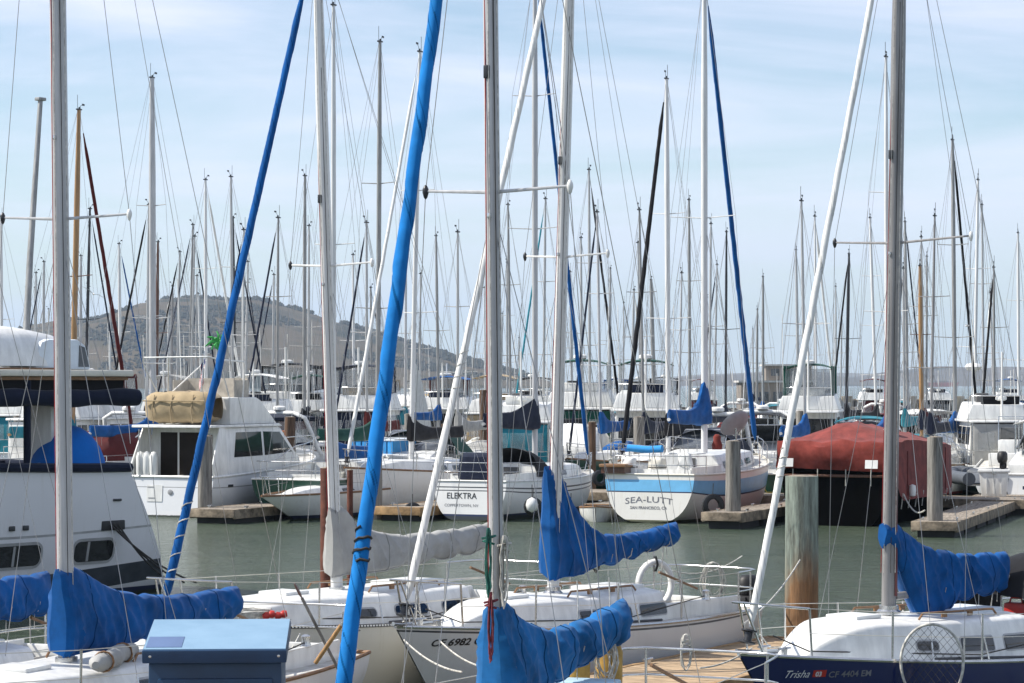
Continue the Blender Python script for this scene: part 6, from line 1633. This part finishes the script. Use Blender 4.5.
T = [
 ('sloop with pale mast cut by the left edge of the picture', 2, 1, 217, 14, 3, 'U', MASTW, NAVYC, None),
 ('ketch with varnished wooden mast and maroon furled sail at left', 71.5, 79, 110, 14.5, 5.4, 'D', WOOD, TEALC, fM),
 ('sloop with slim black mast left of maroon furled sail', 84.5, 90, 209, 13, 2.8, 'D', BLACKM, GREENC, fN),
 ('sloop with short pale mast left of hill with dark furled stay', 43, 44, 262, 12, 2.6, 'U', ALU, NAVYC, fN),
 ('small sloop with faint thin mast leftmost before the hill', 36, 36, 273, 11.5, 2, 'D', ALU, BLUE, None),
 ('sloop with pale mast between wooden mast and black mast', 80.5, 81, 256, 12.5, 2.6, 'U', ALU, GREYC, None),
 ('sloop with white mast before left slope of the hill and blue furled stay', 121, 119, 244, 13, 3, 'D', MASTW, BLUE, fB),
 ('yacht with tall heavy grey white mast and wind vane behind flybridge cruiser', 153, 152, 78, 16, 6.4, 'D', MASTG, BLUE, None, G2),
 ('sloop with thin mast close left of heavy white mast with black furled stay', 146.5, 149, 205, 13.5, 2.8, 'U', ALU, NAVYC, fK),
 ('boat with dark brown wooden mast in front of the hill', 156, 158, 242, 12.5, 3.2, 'D', WOODD, GREENC, None),
 ('sloop with thin mast and dark furled stay left of hill peak', 176, 180, 252, 12.5, 2.4, 'U', ALU, NAVYC, fK),
 ('sloop with slender grey mast and navy furled stay below hill peak', 188, 193, 225, 13, 2.4, 'U', ALUD, BLACKC, fN),
 ('small sloop with short thin mast at hill peak', 195, 197, 276, 11, 2, 'D', ALU, BLUE, None),
 ('sloop with plain white mast in front of hill peak', 206, 205.5, 180, 14, 3.2, 'D', MASTW, BLUE, fW, G2),
 ('sloop with pale mast and masthead vane right of hill peak', 233, 231, 177, 14, 3, 'U', ALU, NAVYC, None, G2),
 ('sloop with short black mast right of hill peak and blue furled stay', 236, 233, 218, 13, 2.6, 'D', BLACKM, BLUE, fN),
 ('small sloop with faint mast on right flank of the hill near peak', 245, 248, 262, 11.5, 2.2, 'U', ALU, BLUE, None),
 ('sloop with thin mast over right flank of hill and dark furled stay', 272, 274, 275, 11, 2.2, 'U', ALU, BLUE, fN),
 ('sloop with tall grey mast on the right flank of hill and black sail cover', 304, 305, 176, 14, 3.6, 'U', ALUD, BLACKC, None, G2),
 ('sloop with pale mast close right of grey mast on the hill flank', 308.5, 309, 226, 12.5, 2.5, 'D', ALU, NAVYC, None),
 ('sloop with thin white mast right of broad white mast over hill slope', 354, 353, 255, 11.5, 2.6, 'D', MASTW, BLUE, None),
 ('yacht with tall bare grey mast and double spreaders left of thick blue furled jib', 377.5, 380, 42, 16.5, 4.6, 'D', ALUD, GREENC, None, G2),
 ('yacht with white mast, slanting white furled jib and masthead vane by blue jib', 411, 420, 52, 16, 4.6, 'U', MASTW, BLACKC, fW, G2),
 ('small sloop with faint thin mast right of white mast over lower hill', 420, 420.5, 274, 11, 1.8, 'D', ALU, BLUE, None),
 ('sloop with dark grey thin mast above the lower end of the hill', 439, 436, 236, 12.5, 2.8, 'D', ALUD, BLUE, None),
 ('sloop with grey mast just right of the nearest mast', 511, 508, 205, 13, 2.6, 'D', ALUD, NAVYC, None, G2),
 ('small sloop with pale mast at the foot of the hill', 485, 487, 300, 10.5, 2, 'U', ALU, BLUE, None),
 ('sloop with thin mast and teal furled stay left of broad white mast', 543, 545.5, 199, 13, 2.6, 'U', ALU, BLUE, (TEALC, .05, 10), G2),
 ('sloop with short mast behind broad white mast rigging', 582, 581, 238, 12, 2.4, 'D', ALU, GREENC, None),
 ('sloop with pale mast and black furled stay right of broad white mast', 590, 589, 170, 14, 2.8, 'D', ALU, BLACKC, fK, G2),
 ('small sloop with hair thin mast left of black furled jib', 641, 638, 243, 11.5, 1.8, 'D', ALU, BLUE, None),
 ('sloop with stout short grey mast under the black furled jib', 655, 651, 280, 11, 4, 'D', ALUD, BLUE, None),
 ('yacht with tall white mast, thick black furled jib and masthead vane', 668.5, 666.5, 79, 16, 5, 'U', MASTW, BLACKC, (BLACKC, .095, 14), ((.36, .9), (.64, .7))),
 ('sloop with slim dark grey mast between two tall white masts', 690, 689, 200, 13.5, 3, 'D', ALUD, WHITEC, None, G2),
 ('sloop with pale mast close right of tall white mast over the sky blue striped yacht', 709, 711, 224, 12.5, 2.4, 'U', ALU, NAVYC, None),
 ('small sloop with thin mast and dark furled stay under blue furled jib', 714, 717, 265, 11.5, 2, 'U', ALU, NAVYC, fN),
 ('sloop with black mast behind blue furled jib of sky blue striped yacht', 725.5, 726.5, 232, 12.5, 2.5, 'D', BLACKM, NAVYC, None),
 ('sloop with lone grey mast right of blue furled jib over low buildings', 763, 763, 277, 11.5, 2.6, 'D', ALUD, BLUE, None),
 ('sloop with lone pale mast left of slanting white furled jib', 799, 796, 250, 12.5, 2.8, 'D', ALU, BLUE, None),
 ('sloop with black mast and black furled jib against the sky at right', 846, 849, 254, 12, 3.2, 'U', BLACKM, BLACKC, fK),
 ('sloop with white mast and triple spreaders left of navy hulled sloop mast', 877, 870, 218, 13.5, 3, 'D', MASTW, BLACKC, None, G3),
 ('yacht with tall pale mast and masthead gear behind navy hulled sloop mast', 887, 886, 57, 16.5, 4, 'D', MASTW, BLUE, None, G2),
 ('sloop with grey mast just right of the navy hulled sloop mast', 908, 905, 222, 13, 3, 'D', ALUD, NAVYC, fN),
 ('sloop with tan wooden mast and dark banded top at right', 922, 920, 266, 9.6, 4.4, 'U', WOOD, NAVYC, None, ((.62, .5),)),
 ('sloop with tall grey mast, black furled stay and bright blue sail cover at right', 955.5, 952.5, 140, 14.5, 4, 'D', ALUD, BLUE, fK, G2),
 ('sloop with white mast bearing a round white radar at right', 974, 978, 180, 14, 3.2, 'U', MASTW, NAVYC, None, G2),
 ('sloop with thin pale mast right of mast with round white radar', 984, 982, 205, 13.5, 2.4, 'D', ALU, BLUE, None, G2),
 ('sloop with white mast nearest the right edge of picture', 1019, 1018, 233, 13, 3, 'D', MASTW, WHITEC, None, G2),
]
made = {}
for row in T:
    lab, pb, pt_, yt, h, w, dr, mm, cv, fu = row[:10]
    made[lab] = far_sail(lab, pb, pt_, yt, h, w, dr, mm, cv, fu, row[10] if len(row) > 10 else ((.52, .8),))
def extra_dome():
    b = made['sloop with white mast bearing a round white radar at right']; on = root_h[b.name][2]
    p = on(5.2)
    MB().lathe([(0, -.18), (.3, -.16), (.42, 0), (.3, .15), (0, .2)], p + Vector((.35, 0, 0)), 16).build('radar_dome', GEL, [c for c in b.children if c.name.startswith('mast')][0], smooth=60)
extra_dome()
# short sailing boats of the far moorings, hulls and thin masts
r = random.Random(21)
for i in range(22):
    Y = r.uniform(185, 300); px = r.uniform(-10, 850 if Y > 250 else 1030)
    h = r.uniform(9.5, 12.5)
    far_sail('small far off sailboat, one of the pale thin masts beyond the nearer rows', px, px + r.uniform(-2, 2), 0, h, 1.6, 'DU'[i % 2], ALU if i % 3 else MASTW, (BLUE, NAVYC, BLACKC, GREYC)[i % 4], None, Y=Y, group='far off sailboats beyond the nearer rows')

# motor boats behind
motorboat('white trawler with green bimini and green deckhouse curtains left of black furled jib', wx(577, 112), 112, R(85), 'trawler', 8.5, 3.2, GREENC, extra=('stern_canvas',), sc=1.13)
motorboat('white cream trawler with dark bimini right of black furled jib', wx(645, 108), 108, R(86), 'trawler', 8, 3.0, GREENC, hm=HC, sc=1.12)
motorboat('white motor yacht with green canvas flybridge enclosure at right', wx(806, 112), 112, R(80), 'trawler', 8, 3.0, GREENC, extra=('enclosed',), sc=1.08)
motorboat('white cruiser with open arch cabin behind the red cover', wx(868, 112), 112, DD + .35, 'express', 9.5, 3.4, BLACKC, extra=('canvas',))
motorboat('white express cruiser with sloped windscreen right of flybridge cruiser bow', wx(318, 104), 104, UD - .35, 'express', 9.5, 3.4, NAVYC, extra=('arch',))
motorboat('white cruiser with navy canvas enclosure behind broad white mast', wx(352, 118), 118, R(84), 'trawler', 9, 3.4, NAVYC, extra=('enclosed', 'stern_canvas'), sc=1.08)
motorboat('white express cruiser with dark green cockpit canvas behind the stern lettered ELEKTRA', wx(440, 98.5), 98.5, UD + .25, 'express', 9.5, 3.4, GREENC, extra=('canvas',))
motorboat('white motor yacht with dark windscreen enclosure over the hill foot', wx(278, 132), 132, R(84), 'trawler', 9.5, 3.5, BLACKC, extra=('enclosed',), sc=1.12)
motorboat('white motor yacht with blue bimini at the foot of the hill', wx(436, 150), 150, R(82), 'trawler', 12, 4, BLUE)
motorboat('large white motor yacht with long blue stripe near hill foot', wx(470, 170), 170, DD + 1.2, 'trawler', 14, 4.3, BLUE, extra=('nobimini',), stripes=((.8, .93, BLUE),))
motorboat('white trawler with black bimini right of nearest mast', wx(525, 175), 175, R(80), 'trawler', 12, 4, BLACKC)
motorboat('white sedan cruiser under teal canvas at far left', wx(12, 118), 118, R(84), 'trawler', 9, 3.4, TEALC, extra=('stern_canvas',))
motorboat('white open skiff with black outboard at right edge', wx(1003, 96), 96, DD + .1, 'skiff', 6.2, 2.4)
motorboat('white cuddy boat cut by the right edge beside open skiff', wx(1040, 90), 90, DD + .1, 'express', 7.5, 2.7, WHITEC, extra=('open',))
motorboat('white cabin boat beyond the white dock boxes', wx(948, 120), 120, DD + .7, 'express', 9, 3.2, WHITEC, extra=('open',))
motorboat('white sports cruiser behind the blue sail cover of the sky blue striped yacht', wx(762, 104), 104, DD + .3, 'express', 8.5, 3., BLACKC, extra=('open', 'arch'))
motorboat('white cruiser with white canvas between ELEKTRA and the dark brown pile', wx(560, 106), 106, DD + .2, 'express', 9, 3.2, WHITEC, extra=('canvas',))
motorboat('low white cruiser with maroon canvas under the left canopy', wx(58, 92), 92, DD - .2, 'express', 8.5, 3., MAROON, extra=('canvas',))
motorboat('white cruiser with blue and green canvas under the end of the dark canopy', wx(92, 110), 110, DD, 'express', 9, 3.3, GREENC, extra=('canvas',))
motorboat('white trawler with grey bimini behind the flybridge cruiser bow', wx(246, 118), 118, R(84), 'trawler', 8.5, 3.3, WHITEC)
motorboat('white cruiser with grey cockpit cover left of the brown pile', wx(386, 130), 130, DD + .5, 'express', 9, 3.2, GREYC, extra=('canvas',))
motorboat('white motor yacht with white canvas over the orange cushion', wx(290, 116), 116, UD, 'express', 10, 3.5, WHITEC, extra=('canvas',))

# rows of smaller craft on the walkways behind
LM = [(30, 'under the dark canopy at far left'), (75, 'left of the blue deck tarp'), (118, 'left of the flybridge cruiser'), (165, 'behind the tan bundle'), (215, 'behind the striped flag'), (262, 'behind cruiser windows'),
      (300, 'by the orange cushion'), (345, 'over the rust red pile'), (385, 'behind the thick blue furled jib'), (425, 'by the light blue shelter'), (462, 'behind the green cockpit canvas'), (500, 'behind the nearest mast'), (540, 'behind the navy sail cover'),
      (575, 'behind the bow of ELEKTRA'), (612, 'by the dark brown pile'), (650, 'behind the stern of SEA-LUTT'), (690, 'behind SEA-LUTT blue cover'), (730, 'behind the grey oval disc'), (775, 'under the flat building'), (815, 'below green flybridge enclosure'), (860, 'behind the peak of the red cover'),
      (905, 'behind right end of red cover'), (945, 'by the tan wooden mast'), (985, 'beyond the big white dock box'), (1100, 'at the right edge of picture')]
used = {}
def spot(px, Y):
    for a, b in LM:
        if px < a: break
    return b
CV = [(BLUE, 'blue'), (NAVYC, 'navy'), (BLACKC, 'black'), (WHITEC, 'white'), (GREENC, 'green'), (TANC, 'tan'), (GREYC, 'grey'), (TEALC, 'teal'), (MAROON, 'maroon')]
HL = [(HW, 'white'), (HWB, 'white'), (HC, 'cream'), (HN, 'navy hulled'), (HWR, 'white'), (HGR, 'green hulled')]
r = random.Random(77)
for row, (Y0, n, word) in enumerate(((100, 15, 'second row back'), (124, 16, 'third row back'), (152, 15, 'fourth row back'), (192, 13, 'fifth row back'), (245, 15, 'farthest row'))):
    for i in range(n):
        px = -20 + 1070 * (i + r.uniform(.1, .9)) / n
        Y = Y0 - .25 * wx(px, Y0) + r.uniform(-3, 5)
        cm, cn = CV[r.randrange(9)]; hm_, hn = HL[r.randrange(6)]
        k = r.random() if row < 4 else .9; kind = 'sloop' if k < .5 else ('low cruiser' if k < .8 else 'small trawler')
        lab = '%s %s with %s canvas %s, %s' % (hn, kind, cn, spot(px, Y), word)
        while lab in used:
            cm, cn = CV[r.randrange(9)]; lab = '%s %s with %s canvas %s, %s' % (hn, kind, cn, spot(px, Y), word)
        used[lab] = 1
        if kind == 'sloop':
            far_sail(lab, px, px + r.uniform(-5, 5), 0, r.uniform(9.5, 11.5 if row == 0 else (12.5 if row == 1 else 14.)), r.uniform(1.6, 2.6), 'DU'[r.randrange(2)], (ALU, ALUD, MASTW, MASTG, ALUD, MASTD, ALU)[r.randrange(7)], cm, (fN, fK, fW, None, None, None)[r.randrange(6)], sp=((.52, .8),) if r.random() < .5 else G2, Y=Y, hm=hm_, hood=(cm, -2.6, -1.3, .8) if r.random() < .5 else None)
        elif kind == 'low cruiser':
            motorboat(lab, wx(px, Y), Y, R(r.choice((70, 80, 250, 262))), 'express', r.uniform(7, 9), r.uniform(2.6, 3.1), cm, hm_, extra=(r.choice(('canvas', 'open', 'none')), r.choice(('arch', 'x'))))
        else:
            motorboat(lab, wx(px, Y), Y, R(r.choice((74, 84, 88))), 'trawler', r.uniform(7.5, 9), r.uniform(2.8, 3.3), cm, hm_, extra=(r.choice(('enclosed', 'nobimini', 'x')), r.choice(('stern_canvas', 'y'))))
# power posts and lockers along the walkway
def pedestal(lab, X, Y):
    t = thing('power_pedestal', lab, 'power post', (X, Y, .5), math.atan2(E.y, E.x), 'power posts along the walkway')
    MB().box((0, 0, .5), (.2, .2, 1.0), taper=1.15).build('post', GEL, t, bevel=.02)
    MB().box((0, 0, 1.06), (.26, .26, .14)).build('cap', mat('pedestal_cap_blue', (.03, .1, .3), .5), t, bevel=.03)
    MB().tube([(.12, 0, .5), (.2, .05, .2), (.3, .1, .02), (.6, .3, .02)], .02, 6).build('shore_cable', mat('yellow_cable', (.55, .4, .04), .6), t)
for i in range(12):
    p = a0 + E * (7 + 5.0 * i) + D * .8
    pedestal('white power post with blue cap on the walkway behind the front row of boats', p.x, p.y)

# white half-hoisted sail
def loose_sail():
    Y = 150; t = thing('small_sail', 'small white triangular sail set behind thick blue furled jib', 'sail', (wx(414, Y), Y, 1.2))
    n = 10; rows = []
    for i in range(n + 1):
        u = i / n; rows.append([(1.1 * (1 - u) ** .7 * v - .05, .35 * math.sin(PI * v) * (1 - u), .6 + 4.1 * u) for v in [k / 6 for k in range(7)]])
    MB().grid(rows).build('cloth', WHITEC, t, smooth=60)
    rod('spar', [(-.06, 0, -.6), (-.06, 0, 5.1)], .05, ALU, t)
loose_sail()

# low buildings on the point, red ship far out
def shore_buildings():
    Y = 330
    t = thing('flat_roofed_building', 'grey brown flat roofed building with upper storey beyond moorings', 'building', (wx(775, Y), Y, 0))
    m = mat('grey_brown_wall', (.24, .21, .18), .9, 0, .15, .5); ml = mat('pale_roof_edge', (.62, .6, .56), .8)
    MB().box((0, 0, 2.3), (9.5, 7, 4.6)).build('wall', m, t, bevel=.05)
    MB().box((0, 0, 4.72), (10.2, 7.6, .25)).build('roof', ml, t)
    MB().box((1.6, .5, 5.8), (6, 5.2, 1.9)).build('upper_wall', m, t, bevel=.05)
    MB().box((1.6, .5, 6.86), (6.6, 5.8, .22)).build('upper_roof', ml, t)
    for i in range(5): MB().box((-3.6 + 1.8 * i, -3.51, 2.8), (1.2, .06, 1.2)).build('window', GLASSB, t)
    for i in range(3): MB().box((-.2 + 1.8 * i, -2.11, 5.9), (1.1, .06, .9)).build('window', GLASSB, t)
    mx_, my_ = wx(720, Y) + 4, Y + 6
    g = random.Random(8)
    mb = MB()
    for k in range(260):
        c = Vector((g.uniform(-38, 22), g.uniform(-6, 6), g.uniform(-.3, .9))); s = g.uniform(.5, 1.3)
        mb.box(c, (s * 1.4, s, s * .9), g.uniform(0, 3))
    mb.build('rocks', mat('mole_rock', (.22, .2, .17), .95, 0, .3, .4), None, bevel=.1, loc=(mx_, my_, 0))
    tag(COL.objects['rocks'], 'low bank of grey rocks under the flat roofed building', 'rocks', kind='stuff')
    Y = 4200; t = thing('cargo_ship', 'red hulled cargo ship far out below the distant ridge', 'ship', (wx(942, Y), Y, 0))
    MB().prism([(-26, 0), (24, 0), (28, 7), (-27, 7)], 5).build('hull', SALM, t)
    MB().box((-20, 0, 10), (7, 8, 6)).build('bridge', GEL, t)
    MB().box((4, 0, 8), (30, 8, 1.6)).build('cargo', mat('cargo_grey', (.3, .25, .22), .8), t)
shore_buildings()

# ------------------------------------------------------------------ haze
def haze():
    m = bpy.data.materials.new('sea_haze'); m.use_nodes = True
    nt = m.node_tree; nt.nodes.clear()
    o = nd(nt, 'ShaderNodeOutputMaterial'); v = nd(nt, 'ShaderNodeVolumePrincipled')
    v.inputs['Color'].default_value = (.66, .82, 1., 1); v.inputs['Density'].default_value = HAZE; v.inputs['Anisotropy'].default_value = .2
    nt.links.new(v.outputs[0], o.inputs['Volume'])
    mb = MB().box((0, 4600, 124), (19000, 10400, 250)); ob = mb.build('haze', m, None, smooth=0)
    tag(ob, 'pale blue sea haze over the whole bay', 'haze', kind='stuff')
HAZE = .00009
if HAZE: haze()
